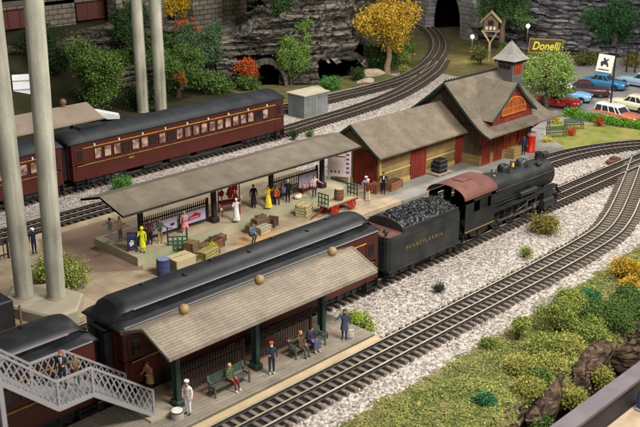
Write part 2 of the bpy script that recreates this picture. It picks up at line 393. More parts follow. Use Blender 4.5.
track('three-rail track between the locomotive and the freight house, curving away right past the grass',[(10,41.8),(40,41.8),(60,41.8),(66,41.75),(72,41.45),(75,40.95),(78,39.95),(81,38.4),(85,35.6)],'A2',(44,86))
track('empty track behind the back platform, in front of the rear train',[(8,58.7),(30,58.7),(62,58.7)],'C',(24,60))
track('track under the rear passenger train, passing the grey shed to the junction',[(8,65),(30,65),(58,65.0),(66,65.5),(73,66.1),(80,67.3),(86.5,69.4),(94,72.6),(101.5,76.9)],'D',(50,104))
track('rearmost track curving from behind the grey shed into the big tunnel mouth',[(40,72.0),(62,71.7),(75,71.6),(81,71.6),(87.3,72.2),(93.2,73.9),(100.3,77.2),(106.8,81.2),(112.1,85.3),(117,89.8),(121,94.2),(125,100)],'E',(74,126))
def near_track(x,y,w=1.0):
    for k,pth in TRACKS.items():
        pass
    return False

# ballast lumps
_s=stones('ballast',[ (24,80,lambda x:24.9+.02*x+.03*max(0,x-45)**1.25,lambda x:34.4,48),
                      (40,84,lambda x:34.4,lambda x:40.4,26),
                      (26,60,lambda x:56.8,lambda x:63.6,24),
                      (60,90,lambda x:63.+max(0,x-72)*.25,lambda x:71+max(0,x-80)*.05,24)],1.95,.092,'x')
tag(_s,'pale crushed stone ballast spread between the tracks','ballast',kind='stuff')

# ------------------------------------------------------------------ foliage
M_FOL={}
def folmat(key,cols):
    if key not in M_FOL: M_FOL[key]=vmat('foliage_'+key,cols,rough=.9,spec=.15)
    return M_FOL[key]
G_BRIGHT=folmat('bright_green',['#53692a','#6b8236','#3d521f','#7d9440','#485f24','#8aa04b'])
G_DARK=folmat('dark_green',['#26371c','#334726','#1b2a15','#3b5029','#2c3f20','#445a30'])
G_MID=folmat('mid_green',['#3d5226','#50672f','#2c3f1c','#5d7538','#465b2a','#667f42'])
G_YEL=folmat('yellow_autumn',['#b08a24','#c9a235','#85691c','#d4b24c','#a17e20','#75601f'])
G_RED=folmat('orange_red',['#a2411d','#b45127','#7d2f12','#c26a3c','#944019','#6f2c14'])
G_OLV=folmat('olive_tan',['#6b6028','#857a3a','#554b1f','#978b4a','#736830','#4a4219'])
G_YG=folmat('yellow_green',['#7c8538','#929a4d','#616b2b','#a4a75e','#6f7933','#525e25'])
G_TURF=folmat('turf_tufts',['#70703c','#86814b','#636635','#958c58','#787742','#585d31','#9c945f'])
G_FLOW=folmat('yellow_bloom',['#8c8540','#7a8039','#9f9652','#65732f','#86813d','#aba164'])
M_BARK=mat('bark','#3b2f25','#54463a',rough=.95,scale=3,bump=.5)
M_BARKL=mat('pale_bark','#6b5c45','#83735a',rough=.95,scale=3,bump=.5)
def leaves(blobs,n,size,rs,clump=6,spread=2.2,shell=.45):
    """leaf-sized faces in small sprays through the blobs' volume"""
    V=[];F=[]
    w=np.array([b[3]*b[4]*b[5] for b in blobs])**.75; w=w/w.sum()
    ns=n//clump
    for _ in range(ns):
        b=blobs[rs.choice(len(blobs),p=w)]
        d=rs.normal(size=3); d/=np.linalg.norm(d); r=(shell+(1-shell)*rs.rand())**.8*(1+.12*rs.randn()*.6)
        c=np.array(b[:3])+d*r*np.array(b[3:6])
        for k in range(clump):
            q=c+rs.normal(size=3)*size*spread*.55
            a=rs.normal(size=3); a/=np.linalg.norm(a); t=np.cross(a,rs.normal(size=3)); t/=np.linalg.norm(t)
            s=size*rs.uniform(.6,1.25); o=len(V)
            V+= [tuple(q-a*s*.5),tuple(q+t*s*.38),tuple(q+a*s*.55),tuple(q-t*s*.38)]
            F.append((o,o+1,o+2,o+3))
    return V,F
def limb(m,p0,p1,r0,r1,rs,seg=4,wob=.12,n=7):
    p0=Vector(p0);p1=Vector(p1); rings=[]; prev=p0; L=(p1-p0).length
    d=(p1-p0).normalized(); a=Vector((0,0,1)) if abs(d.z)<.9 else Vector((1,0,0)); u=d.cross(a).normalized(); w=d.cross(u)
    for i in range(seg+1):
        t=i/seg; c=p0.lerp(p1,t)+(Vector((rs.randn(),rs.randn(),rs.randn()*.3))*L*wob*.3 if 0<i<seg else Vector())
        r=r0+(r1-r0)*t; rings.append([c+(u*math.cos(2*PI*k/n)+w*math.sin(2*PI*k/n))*r for k in range(n)])
    m.loft(rings,0,True)
def tree(name,label,cat,x,y,z0,blobs,n,size,fm,seed,trunk=None,group=None,bark=None,flat=False):
    rs=np.random.RandomState(seed)
    root=empty(name,label,cat,(x,y,z0),group=group)
    V,F=leaves(blobs,n,size,rs,spread=2.0,shell=.25)
    rawmesh('crown' if trunk else 'foliage',V,F,fm,parent=root)
    m=MB()
    if trunk:
        h,r=trunk; limb(m,(0,0,-.3),(rs.randn()*.1,rs.randn()*.1,h),r,r*.55,rs,5,.05)
        for b in blobs:
            limb(m,(0,0,h*rs.uniform(.55,1)),(b[0]+(rs.rand()-.5)*b[3]*.5,b[1],b[2]+b[5]*.3),r*.45,r*.12,rs,4,.15,6)
        m.build('trunk',bark or M_BARK,root,smooth=True)
    else:
        for k in range(7):
            b=blobs[k%len(blobs)]
            limb(m,(rs.randn()*.05,rs.randn()*.05,-.05),(b[0]+rs.randn()*b[3]*.35,b[1]+rs.randn()*b[4]*.35,b[2]+b[5]*.4),.05,.015,rs,3,.1,5)
        m.build('stems',bark or M_BARK,root)
    return root
def rblobs(rs,n,cx,cy,cz,sx,sy,sz,r0,r1):
    out=[]
    for _ in range(n):
        d=rs.normal(size=3); d/=np.linalg.norm(d); k=rs.rand()**.4*rs.uniform(.75,1.12)
        r=rs.uniform(r0,r1); out.append((cx+d[0]*sx*k,cy+d[1]*sy*k,cz+d[2]*sz*k,r*rs.uniform(.8,1.25),r*rs.uniform(.8,1.25),r*rs.uniform(.6,1.15)))
    return out
def bigtree(label,x,y,z0,h,w,fm,seed,n=9000,size=.22,trunk=True,cat='tree',group=None,bark=None,name='leafy_tree',low=.25,nb=11):
    rs=np.random.RandomState(seed+100); nb=int(nb*1.7); n=int(n*1.45); size=size*.8
    b=rblobs(rs,nb,0,0,h*(low+1)/2,w*.38,w*.38,h*(1-low)*.40,w*.09,w*.18)
    return tree(name,label,cat,x,y,z0,b,n,size,fm,seed,(h*.6,w*.045) if trunk else None,group,bark)
def shrub(label,x,y,z0,w,h,fm,seed,n=1500,size=.11,name='shrub',cat='shrub',group=None,wy=None):
    rs=np.random.RandomState(seed+50); wy=wy or w
    b=rblobs(rs,int(7*max(w,wy)/min(w,wy)),0,0,h*.5,w*.28,wy*.36 if wy>w else wy*.28,h*.22,min(w,wy)*.16,min(w,wy)*.26)
    b=[(q[0],q[1],max(q[2],q[5]*.7),q[3],q[4],min(q[5],h*.5)) for q in b]
    return tree(name,label,cat,x,y,z0,b,n,size,fm,seed,None,group)

# ------------------------------------------------------------------ passenger cars
def car_roof(m,L,cler=True):
    rings=[]
    xs=[-L/2-.25,-L/2-.2,-L/2-.1,-L/2+.1,-L/2+.4,-L/2+.8,-L/2+1.5,-L/2+2.2]+list(np.linspace(-L/2+3,L/2-3,9))+[L/2-2.2,L/2-1.5,L/2-.8,L/2-.4,L/2-.1,L/2+.1,L/2+.2,L/2+.25]
    for x in xs:
        e=L/2+.25-abs(x); f=sm(.1,.8,e); g=(.25+.75*math.sqrt(max(0,1-(1-min(1,e/.75))**2))); wn=.8+.2*sm(0,.9,e)
        if cler: pr=[(1.56,3.96),(1.56,4.03),(1.42,4.14),(1.08,4.22),(1.0,4.22+.02*f),(.98,4.24+.24*f),(1.08,4.26+.26*f),(1.05,4.27+.30*f),(.8,4.3+.45*f),(.45,4.33+.55*f),(0,4.34+.6*f)]
        else: pr=[(1.56,3.86),(1.57,3.95),(1.5,4.05),(1.35,4.2),(1.15,4.34),(.9,4.46),(.6,4.56),(.3,4.61),(.1,4.63),(.05,4.63),(0,4.63)]
        A_=lambda a:a*(1 if e>.2 else .97)*(wn if a<1.2 else 1); top=[(x,-A_(a),3.9+(b-3.9)*g) for a,b in pr]; rt=[(x,A_(a),3.9+(b-3.9)*g) for a,b in reversed(pr[:-1])]
        rings.append(top+rt)
    m.loft(rings,0,True); return m
def passenger_car(label,x0,x1,yc,red,roofm,cler,nwin,winmats,group,lettering=None,lights=False):
    L=x1-x0; root=empty('passenger_car',label,'passenger car',((x0+x1)/2,yc,0),group=group)
    m=MB(); e=.03
    m.box(-L/2,L/2,-1.5,1.5,1.0,2.2)
    m.box(-L/2,L/2,-1.49,1.49,2.2,3.97)
    m.box(-L/2,L/2,-1.53,1.53,2.14,2.24); m.box(-L/2+.02,L/2-.02,-1.515,1.515,.92,1.0)
    for sx in (-1,1):
        m.box(sx*(L/2)-.05 if sx>0 else -L/2-.05,sx*(L/2)+.05,-.9,-.55,1.0,3.8); m.box(sx*(L/2)-.05,sx*(L/2)+.05,.55,.9,1.0,3.8)
    m.build('body',red,root)
    m=MB(); m.box(-L/2+.4,L/2-.4,-1.525,-1.492,3.42,3.48,0); m.box(-L/2+.4,L/2-.4,-1.535,-1.502,2.1,2.14,0)
    if lights:
        for k in range(9): m.box(-L/2+2+k*2.3,-L/2+2.12+k*2.3,-1.58,-1.5,3.5,3.68,1)
    m.build('gold_striping',[M_GOLD,M_WHITE],root)
    r=car_roof(MB(),L,cler)
    if not cler:
        for k in range(12):
            x=-L/2+1.5+k*(L-3)/11
            r.loft([[(x+dx,y,z+.025) for y,z in ((-1.5,4.05),(-1.15,4.34),(-.6,4.56),(0,4.63),(.6,4.56),(1.15,4.34),(1.5,4.05))] for dx in (-.05,.05)],0,False,False)
        r.box(-L/2+1.6,-L/2+4,-.45,.45,4.5,4.78)
    else:
        for k in range(7): r.lathe((-L/2+2.5+k*(L-5)/6,(-.25 if k%2 else .3),4.86),[(.09,0),(.12,.05),(.12,.1),(.02,.14)],8)
    r.build('roof',roofm,root,smooth=True)
    if cler:
        for s in (-1,1):
            m=MB(); y0,y1=min(s*.97,s*1.005),max(s*.97,s*1.005); m.box(-L/2+2.3,L/2-2.3,y0,y1,4.27,4.29)
            for k in range(int(L-4)):
                x=-L/2+2.4+k*1.0; m.box(x,x+.7,y0,y1,4.28,4.42)
            m.build('clerestory_windows',M_GLASSD,root)
        for s in (-1,1):
            m=MB(); m.box(-L/2+.1,L/2-.1,s*1.56-.02,s*1.56+.02,3.98,4.03); m.box(-L/2+1.0,L/2-1.0,s*1.09-.015,s*1.09+.02,4.50,4.55)
            m.build('roof_edge_glint',M_LATT,root)  # pale strips stand in for the highlights along eave and clerestory edges
    # windows
    w0=MB(); w0.box(-.3,.3,-.02,.02,-.4,.4); wo=w0.build('window',[winmats[0]],root)
    fr=MB(); 
    for a in ((-.34,-.3,-.44,.44),(.3,.34,-.44,.44),(-.3,.3,.4,.44),(-.3,.3,-.46,-.4)): fr.box(a[0],a[1],-.045,.03,a[2],a[3])
    fo=fr.build('frame',red,wo)
    wmes=[]
    for wm in winmats:
        me=wo.data.copy(); me.materials.clear(); me.materials.append(wm); wmes.append(me)
    first=True
    for s in (-1,1):
        for k in range(nwin):
            x=-L/2+1.9+(k+.5)*(L-3.8)/nwin
            if first: o=wo; first=False
            else:
                o=wo.copy(); COL.objects.link(o); o.parent=root; c=fo.copy(); COL.objects.link(c); c.parent=o
            o.data=wmes[R.randrange(len(wmes))]; o.location=(x,s*1.515,2.85); o.rotation_euler=(0,0,0 if s<0 else PI)
    # ends: door, diaphragm, vestibule doors, steps
    for sx in (-1,1):
        m=MB(); m.box(-.06,.06,-.5,.5,1.05,3.55); m.box(-.28,.28,-.62,-.5,1.0,3.7); m.box(-.28,.28,.5,.62,1.0,3.7); m.box(-.28,.28,-.62,.62,3.6,3.75)
        m.build('diaphragm',M_IRON,root).location=(sx*(L/2+.12),0,0)
        for sy in (-1,1):
            m=MB(); m.box(-.4,.4,-.02,.02,1.1,3.5,0); m.box(-.24,.24,-.035,.035,2.5,3.3,1)
            m.build('vestibule_door',[red,M_GLASSD],root).location=(sx*(L/2-.65),sy*1.51,0)
            m=MB()
            for k in range(3): m.box(-.45,.45,-.15-.12*k,.12-.12*k,.95-.25*k,1.0-.25*k)
            m.box(-.5,-.45,-.4,.15,.4,1.05); m.box(.45,.5,-.4,.15,.4,1.05)
            o=m.build('steps',M_IRON,root); o.location=(sx*(L/2-.65),sy*1.28,0); o.rotation_euler=(0,0,0 if sy<0 else PI)
        m=MB(); m.cyl((0,0,.8),(sx*.55,0,.8),.09,n=8); m.cbox((sx*.55,0,.8),(.3,.35,.32)); m.build('coupler',M_IRON,root).location=(sx*L/2,0,0)
    # trucks with wheels
    for sx in (-1,1):
        t=MB()
        for sy in (-1,1):
            t.prism([(-1.9,.85),(-1.9,.62),(-1.3,.45),(1.3,.45),(1.9,.62),(1.9,.85),(1.2,.98),(-1.2,.98)],sy*1.13-.07,sy*1.13+.07)
            for k in (-1.25,0,1.25): t.cbox((k,sy*1.22,.62),(.34,.14,.34)); t.cyl((k+.6,sy*1.2,.5),(k+.6,sy*1.2,.85),.1,n=8)
        t.box(-.3,.3,-1.1,1.1,.6,.95); tr=t.build('truck',M_BLACK,root); tr.location=(sx*(L/2-3.1),0,0)
        for k in (-1.25,0,1.25):
            for sy in (-1,1):
                w=MB(); w.cyl((0,-.07,0),(0,.07,0),.42,n=18); w.cyl((0,-.07*sy+sy*.02,0),(0,-.02*sy-sy*.04-.0,0),.46,n=18); w.cyl((0,-.1,0),(0,.1,0),.12,n=8)
                w.build('wheel',M_IRON,tr,smooth=True).location=(k,sy*.9,.81)
    m=MB(); m.box(-4.5,-2.6,-1.25,-.5,.5,.95); m.box(-1.8,.4,-1.2,-.3,.45,.95); m.box(1.4,3.4,.3,1.25,.5,.95); m.cyl((1.2,-.9,.7),(4,-.9,.7),.25,n=10); m.box(-L/2+1,L/2-1,-.15,.15,.7,.98)
    m.build('underfloor_boxes',M_BLACK,root)
    if lettering: text('number',lettering,.26,M_GOLD,root,(-L/2+5.2,-1.507,1.75),(PI/2,0,0))
    return root
fg='Tuscan red passenger cars of the front train'; rg='Tuscan red passenger cars of the rear train'
passenger_car('dark red passenger car with long black clerestory roof beside the front canopy, behind the tender',22.1,40.1,35.85,M_CARRED,M_ROOFBLK,True,15,[M_GLASSD],fg)
passenger_car('dark red passenger car with black roof cut off by the left edge, beyond the footbridge',1.5,20.6,35.85,M_CARRED,M_ROOFBLK,True,15,[M_GLASSD],fg)
passenger_car('red passenger car with lit curtained windows and slate roof standing before the grey shed',37.6,60.2,65.0,M_CARRED2,M_ROOFBLU,False,21,[M_WINL,M_WINL,M_GLASSD],rg,'4056',True)
passenger_car('red passenger car seen behind the two big cream poles, ending the rear train',13.8,36.7,65.0,M_CARRED2,M_ROOFBLU,False,21,[M_WINL,M_GLASSD,M_WINL],rg,None,True)

# ------------------------------------------------------------------ tender and locomotive
def wheel_mb(r,w,spokes=0):
    m=MB()
    if not spokes: m.cyl((0,-w/2,0),(0,w/2,0),r*.92,n=24); m.cyl((0,-w/2+.01,0),(0,-w/2+.05,0),r,n=24)
    else:
        n=28
        for a,b,y0,y1 in ((r,r*.84,-w/2,w/2),):
            o=[(a*math.cos(2*PI*k/n),y0,a*math.sin(2*PI*k/n)) for k in range(n)]; o2=[(p[0],y1,p[2]) for p in o]
            i=[(b*math.cos(2*PI*k/n),y0,b*math.sin(2*PI*k/n)) for k in range(n)]; i2=[(p[0],y1,p[2]) for p in i]
            m.loft([i,o,o2,i2,i],0,False)
        for k in range(spokes):
            t=2*PI*k/spokes; m.bar((0,0,0),(r*.88*math.cos(t),0,r*.88*math.sin(t)),.07,.07)
        m.cyl((0,-w/2-.02,0),(0,w/2+.02,0),r*.22,n=12)
        m.prism([(r*.55*math.cos(t),r*.8*math.sin(t)) for t in np.linspace(PI*1.15,PI*1.85,7)],-.05,.05)
    return m
M_LOCO=mat('locomotive_black','#0e1011','#181a1a',rough=.48,scale=.7,spec=.5,dirt=('#2b2c29',.9,.5))
M_TEND=mat('tender_green_black','#141615','#1f211f',rough=.5,scale=.6,spec=.5,dirt=('#313330',.8,.6))
M_ROOFR=mat('cab_roof_red','#57332c','#684138',rough=.75,scale=.9,dirt=('#4a231d',1.,.6))
M_STEEL=mat('worn_steel','#8b877c','#6b665c',rough=.35,metal=.8,scale=2)
def tender():
    x0,x1=41.1,48.2; root=empty('tender','dark green-black coal tender lettered in gold, coupled behind the locomotive','tender',((x0+x1)/2,35.85,0))
    L=x1-x0; h=L/2; m=MB(); r=.2
    sec=lambda z,i=0:[(-h+r,-1.5+i,z),(h-.05,-1.5+i,z),(h,-1.45+i,z),(h,1.45-i,z),(h-.05,1.5-i,z),(-h+r,1.5-i,z),(-h+.05,1.5-r,z),(-h,1.3-r,z),(-h,-1.3+r,z),(-h+.05,-1.5+r,z)]
    m.loft([sec(1.05),sec(2.95),sec(3.0,.02),sec(3.12,.02)],0,True); m.box(-h-.05,h+.1,-1.56,1.56,.9,1.05)
    for k in range(26):
        x=-h+.35+k*(L-.6)/25
        for z in (1.2,2.85): m.cbox((x,-1.505,z),(.035,.02,.035))
    m.build('tank',M_TEND,root)
    m=MB()  # coal bunker sides and curved bulkhead
    m.box(-h+1.5,h-.1,-1.42,-1.34,3.1,3.4); m.box(-h+1.5,h-.1,1.34,1.42,3.1,3.4)
    m.prism([(-1.4,3.1)]+[(1.4*math.cos(t),3.3+.5*math.sin(t)) for t in np.linspace(PI,0,11)]+[(1.4,3.1)],-h+1.42,-h+1.52,axis='x')
    m.prism([(-1.4,3.1)]+[(1.4*math.cos(t),3.25+.25*math.sin(t)) for t in np.linspace(PI,0,11)]+[(1.4,3.1)],h-.14,h-.06,axis='x')
    m.build('bunker',M_TEND,root)
    m=MB(); m.box(-h+.1,-h+1.42,-1.35,1.35,3.121,3.15); m.build('water_deck',M_ROOFR,root)
    for y in (-.6,.6): m=MB(); m.lathe((-h+.75,y,3.15),[(.18,0),(.2,.08),(.12,.16),(.02,.2)],10); m.build('water_hatch',M_IRON,root)
    for y in (-1.,1.): m=MB(); m.cbox((-h+.3,y,3.25),(.14,.1,.22)); m.build('rear_lamp',M_IRON,root)
    rs=np.random.RandomState(3); m=MB(); base=[]
    nx,ny=20,10
    hh=lambda x,y:3.2+.75*(1-(y/1.45)**2)*(1-.35*(x/h)**2)+.06*noise.noise(Vector((x*3,y*3,0)))
    g=[(-h+1.5+(L-1.65)*i/nx,-1.35+2.7*j/ny) for i in range(nx+1) for j in range(ny+1)]
    m.add([(x,y,hh(x,y)-.06) for x,y in g],[(i*(ny+1)+j,(i+1)*(ny+1)+j,(i+1)*(ny+1)+j+1,i*(ny+1)+j+1) for i in range(nx) for j in range(ny)])
    for _ in range(1700):
        x=rs.uniform(-h+1.6,h-.2); y=rs.uniform(-1.3,1.3); s=rs.uniform(.06,.14); a=[(x+s*rs.uniform(-1,1),y+s*rs.uniform(-1,1),hh(x,y)+s*rs.uniform(-.6,1)) for _ in range(5)]
        m.add(a,[(0,1,2),(0,2,3),(0,3,4),(0,4,1),(1,2,4),(2,3,4)])
    c=m.build('coal_load',M_COAL,root); c['kind']='stuff'
    text('lettering','PENNSYLVANIA',.36,mat('dull_gold','#7c6632','#68562a',rough=.6,scale=2),root,(-.1,-1.51,1.98),(PI/2,0,0),.005,'CENTER',1.0,.002,0,1.55)
    for sx in (-1,1):
        t=MB()
        for sy in (-1,1):
            t.prism([(-1.5,.85),(-1.5,.6),(-1.1,.45),(1.1,.45),(1.5,.6),(1.5,.85)],sy*1.15-.07,sy*1.15+.07)
            for k in (-.95,.95): t.cbox((k,sy*1.25,.62),(.36,.14,.36))
            t.cbox((0,sy*1.22,.65),(.5,.16,.3))
        t.box(-.25,.25,-1.1,1.1,.55,.9); tr=t.build('truck',M_BLACK,root); tr.location=(sx*1.95,0,0)
        for k in (-.95,.95):
            for sy in (-1,1): wheel_mb(.46,.14).build('wheel',M_IRON,tr,smooth=True).location=(k,sy*.9,.81)
    m=MB()
    for sx in (-1,1):
        for sy in (-1,1):
            for z in (.45,.7): m.box(sx*(h-.1)-.12,sx*(h-.1)+.12,sy*1.3-.2,sy*1.3+.2,z,z+.04)
    m.build('corner_steps',M_IRON,root)
    m=MB()
    for z in (1.5,1.85,2.2,2.55,2.9): m.box(-h-.12,-h-.07,-1.2,-.8,z,z+.04)
    m.box(-h-.12,-h-.08,-1.22,-1.18,1.2,3.3); m.box(-h-.12,-h-.08,-.82,-.78,1.2,3.3); m.build('ladder',M_IRON,root)
tender()
def loco():
    Y=35.85; root=empty('steam_locomotive','black steam locomotive with faded red cab roof, facing right on the middle track','steam locomotive',(55,Y,0))
    B=lambda mb,n,mt,p=root,s=False: mb.build(n,mt,p,smooth=s)
    zc=2.78
    # boiler: firebox, tapered barrel, smokebox
    def ring(x,r,z=zc,n=28,sq=0):
        out=[]
        for k in range(n):
            t=2*PI*k/n; c,s=math.cos(t),math.sin(t)
            if sq: 
                p=.55; c=math.copysign(abs(c)**p,c); s=math.copysign(abs(s)**p,s)
            out.append((x,r*c,z+r*s))
        return out
    m=MB(); m.loft([ring(-2.9,1.2,zc,28,1),ring(-1.0,1.2,zc,28,1),ring(-.4,1.2,zc),ring(1.0,1.17),ring(1.02,1.2),ring(1.12,1.2),ring(1.14,1.15),ring(2.9,1.08),ring(2.92,1.11),ring(3.02,1.11),ring(3.04,1.06)],0,True); B(m,'boiler',M_LOCO,s=True)
    m=MB(); m.loft([ring(3.04,1.08),ring(5.35,1.08),ring(5.42,1.02),ring(5.47,.85),ring(5.62,.8),ring(5.7,.45),ring(5.72,.05)],0,True)
    for k in range(12):
        t=2*PI*k/12; m.cbox((5.46,.93*math.cos(t),zc+.93*math.sin(t)),(.08,.1,.1))
    B(m,'smokebox',M_LOCO,s=True)
    m=MB(); m.cyl((5.7,0,zc),(5.76,0,zc),.2,n=16); B(m,'number_plate',M_ROOFR)
    m=MB(); m.lathe((4.7,0,zc+1.0),[(.34,0),(.3,.1),(.27,.5),(.3,.55),(.3,.62),(.2,.62),(.2,.3)],18); B(m,'smokestack',M_LOCO,s=True)
    m=MB(); m.lathe((2.45,0,zc+1.0),[(.5,0),(.46,.12),(.44,.38),(.36,.52),(.2,.6),(.02,.63)],18); B(m,'sand_dome',M_LOCO,s=True)
    m=MB(); m.lathe((.2,0,zc+1.05),[(.5,0),(.46,.12),(.45,.4),(.4,.52),(.22,.62),(.02,.65)],18); B(m,'steam_dome',M_ROOFBLK,s=True)
    m=MB(); m.lathe((1.35,0,zc+1.3),[(.2,-.02),(.17,.04),(.12,.22),(.05,.28),(.02,.3)],12); bl=B(m,'bell',mat('brass','#b8923c','#a27f30',rough=.3,metal=.8,scale=2),s=True)
    m=MB(); m.bar((1.35,-.22,zc+1.1),(1.35,-.22,zc+1.6),.05); m.bar((1.35,.22,zc+1.1),(1.35,.22,zc+1.6),.05); m.bar((1.35,-.22,zc+1.6),(1.35,.22,zc+1.6),.05); m.build('yoke',M_IRON,bl)
    m=MB(); m.cyl((5.1,0,zc+1.28),(5.75,0,zc+1.28),.24,n=16); m.cbox((5.4,0,zc+1.08),(.5,.3,.16)); hl=B(m,'headlight',M_LOCO,s=True)
    m=MB(); m.cyl((5.751,0,zc+1.28),(5.765,0,zc+1.28),.19,n=16); m.build('lens',M_WHITE,hl)
    m=MB(); m.cyl((-.9,.25,zc+1.1),(-.9,.25,zc+1.5),.05,n=8); B(m,'whistle',M_STEEL)
    m=MB(); m.cyl((-.9,-.1,zc+1.15),(-.9,-.1,zc+1.4),.08,n=8); B(m,'safety_valve',M_STEEL)
    m=MB(); m.lathe((-1.4,-.3,zc+1.15),[(.12,0),(.14,.1),(.02,.2)],10); B(m,'safety_valve',M_STEEL)
    m=MB(); m.cyl((3.6,-.55,zc+.98),(4.1,-.55,zc+.98),.17,n=12); m.cbox((3.85,-.55,zc+.85),(.3,.3,.2)); B(m,'generator',M_LOCO)
    # firebox side hatch, handrails, pipes
    for q in (-1.235,1.2): m=MB(); m.box(-2.2,-1.2,q,q+.035,3.0,3.5); B(m,'washout_cover',M_IRON)
    for sy in (-1,1):
        m=MB(); m.cyl((-2.8,sy*1.25,3.35),(5.2,sy*1.18,3.2),.022,n=6)
        for x in np.linspace(-2.5,5,7): m.bar((x,sy*1.1,3.3),(x,sy*1.24,3.3),.04)
        B(m,'handrail',M_STEEL)
        m=MB(); m.cyl((-2.6,sy*1.3,2.35),(3.2,sy*1.25,2.35),.05,n=6); m.cyl((-2.6,sy*1.33,2.6),(1.2,sy*1.3,2.55),.035,n=6)
        m.cyl((.3,sy*1.35,2.45),(2.4,sy*1.35,2.45),.2,n=12); B(m,'air_reservoir',M_LOCO)
        m=MB(); m.box(-2.9,5.2,min(sy*1.05,sy*1.5),max(sy*1.05,sy*1.5),2.08,2.15); m.box(-2.9,5.2,sy*1.5-.02,sy*1.5+.02,1.98,2.16); B(m,'running_board',M_LOCO)
        m=MB(); m.bar((5.2,sy*1.2,2.1),(6.2,sy*1.1,1.15),.3,.05); B(m,'front_steps',M_LOCO)
    # cab
    x0,x1=-6.25,-2.9
    for sy in (-1,1):
        m=MB(); y0,y1=(sy*1.5-.03,sy*1.5+.03)
        m.box(x0,x1,y0,y1,1.3,2.65); m.box(x0,x0+.9,y0,y1,2.65,3.6); m.box(x1-.5,x1,y0,y1,2.65,3.6); m.box(x0,x1,y0,y1,3.4,3.68)
        m.box(x0+1.6,x0+1.7,y0,y1,2.65,3.4); m.box(x0+2.35,x0+2.45,y0,y1,2.65,3.4); m.box(x0+.9,x1-.5,sy*1.53-.03,sy*1.53+.05,2.6,2.66)
        s=B(m,'cab_side',M_LOCO); 
        m=MB(); m.box(x0+1.7,x0+2.35,sy*1.49-.01,sy*1.49+.01,2.66,3.39); m.build('cab_window',M_GLASSD,s)
        m=MB(); m.box(x0,x1,sy*1.54-.005,sy*1.54+.005,1.42,1.46); m.build('gold_line',M_GOLD,s)
    arch=lambda r,zz,n=14:[(1.6*math.cos(t)*r,3.7+zz+.78*math.sin(t)*r) for t in np.linspace(0,PI,n)]
    m=MB(); m.prism([(1.47,1.3),(1.47,3.6)]+[(1.45*math.cos(t),3.6+.82*math.sin(t)) for t in np.linspace(0,PI,12)]+[(-1.47,3.6),(-1.47,1.3)],x1-.06,x1,axis='x'); B(m,'cab_front',M_LOCO)
    m=MB(); a=arch(1,0); b=arch(.955,0); sec=a+b[::-1]
    m.prism(sec,x0-.2,x1+.1,axis='x'); B(m,'cab_roof',M_ROOFR,s=False)
    m=MB(); m.box(x0+1.0,x0+2.0,-.4,.4,4.42,4.53); B(m,'roof_hatch',M_ROOFR)
    m=MB(); m.box(x0,x1,-1.45,1.45,1.25,1.33); m.box(x1-.4,x1-.06,-.9,.9,1.4,3.3); m.cbox((x1-.5,.3,2.2),(.1,.7,.6)); m.cbox((x0+1.5,-1.1,1.75),(.5,.5,.1)); m.cbox((x0+1.5,1.1,1.75),(.5,.5,.1)); B(m,'cab_floor_and_backhead',M_IRON)
    # frame, cylinders, wheels, rods
    m=MB(); m.box(-6.4,5.6,-.5,.5,.8,1.3); m.box(-2.5,3,-.75,.75,1.2,2.1); m.box(3.2,5.2,-1.0,1.0,.9,1.75); B(m,'frame',M_IRON)
    for sy in (-1,1):
        m=MB(); m.cyl((3.3,sy*1.3,1.05),(4.7,sy*1.3,1.05),.38,n=18); m.cyl((3.35,sy*1.3,1.75),(4.65,sy*1.3,1.75),.24,n=14); m.box(3.4,4.6,sy*1.25-.22,sy*1.25+.22,1.0,1.8)
        m.cyl((3.2,sy*1.3,1.05),(3.3,sy*1.3,1.05),.26,n=14); m.cyl((4.7,sy*1.3,1.05),(4.78,sy*1.3,1.05),.26,n=14); B(m,'cylinder',M_LOCO,s=True)
        for x in (-1.65,.05,1.75):
            wheel_mb(.86,.14,14).build('driving_wheel',M_LOCO,root).location=(x,sy*.92,1.24)
        m=MB(); m.bar((-1.75,sy*1.12,1.0),(1.85,sy*1.12,1.0),.05,.14)
        for x in (-1.65,.05,1.75): m.cyl((x,sy*1.0,1.0),(x,sy*1.18,1.0),.12,n=12)
        B(m,'side_rod',M_STEEL)
        m=MB(); m.bar((.05,sy*1.24,1.0),(2.5,sy*1.24,1.07),.05,.13); m.bar((2.5,sy*1.24,1.07),(3.3,sy*1.24,1.07),.07); m.box(2.3,3.3,sy*1.26-.05,sy*1.26+.05,1.22,1.3); m.box(2.35,2.7,sy*1.27-.07,sy*1.27+.07,.95,1.25); B(m,'main_rod',M_STEEL)
        m=MB(); m.bar((.05,sy*1.3,1.3),(1.4,sy*1.3,1.55),.04,.08); m.bar((1.4,sy*1.3,1.2),(1.5,sy*1.3,2.0),.06,.12); m.bar((1.45,sy*1.3,1.75),(3.1,sy*1.3,1.75),.04,.07); m.bar((2.5,sy*1.3,1.1),(2.7,sy*1.3,1.75),.04,.06); B(m,'valve_gear',M_STEEL)
        for x in (3.05,5.0): wheel_mb(.42,.13).build('leading_wheel',M_IRON,root,smooth=True).location=(x,sy*.9,.8)
        wheel_mb(.5,.13).build('trailing_wheel',M_IRON,root,smooth=True).location=(-4.1,sy*.9,.88)
        m=MB(); m.prism([(-5.2,1.15),(-5.0,.75),(-4.1,.62),(-3.2,.75),(-3.0,1.15)],sy*1.1-.06,sy*1.1+.06); m.cbox((-4.1,sy*1.18,.88),(.4,.12,.4)); m.box(-3,-2.4,sy*1.2-.1,sy*1.2+.1,1.0,1.25); B(m,'trailing_truck_frame',M_LOCO)
        m=MB()
        for z in (.55,.85,1.15): m.box(-6.35,-6.0,sy*1.35-.15,sy*1.35+.15,z,z+.04)
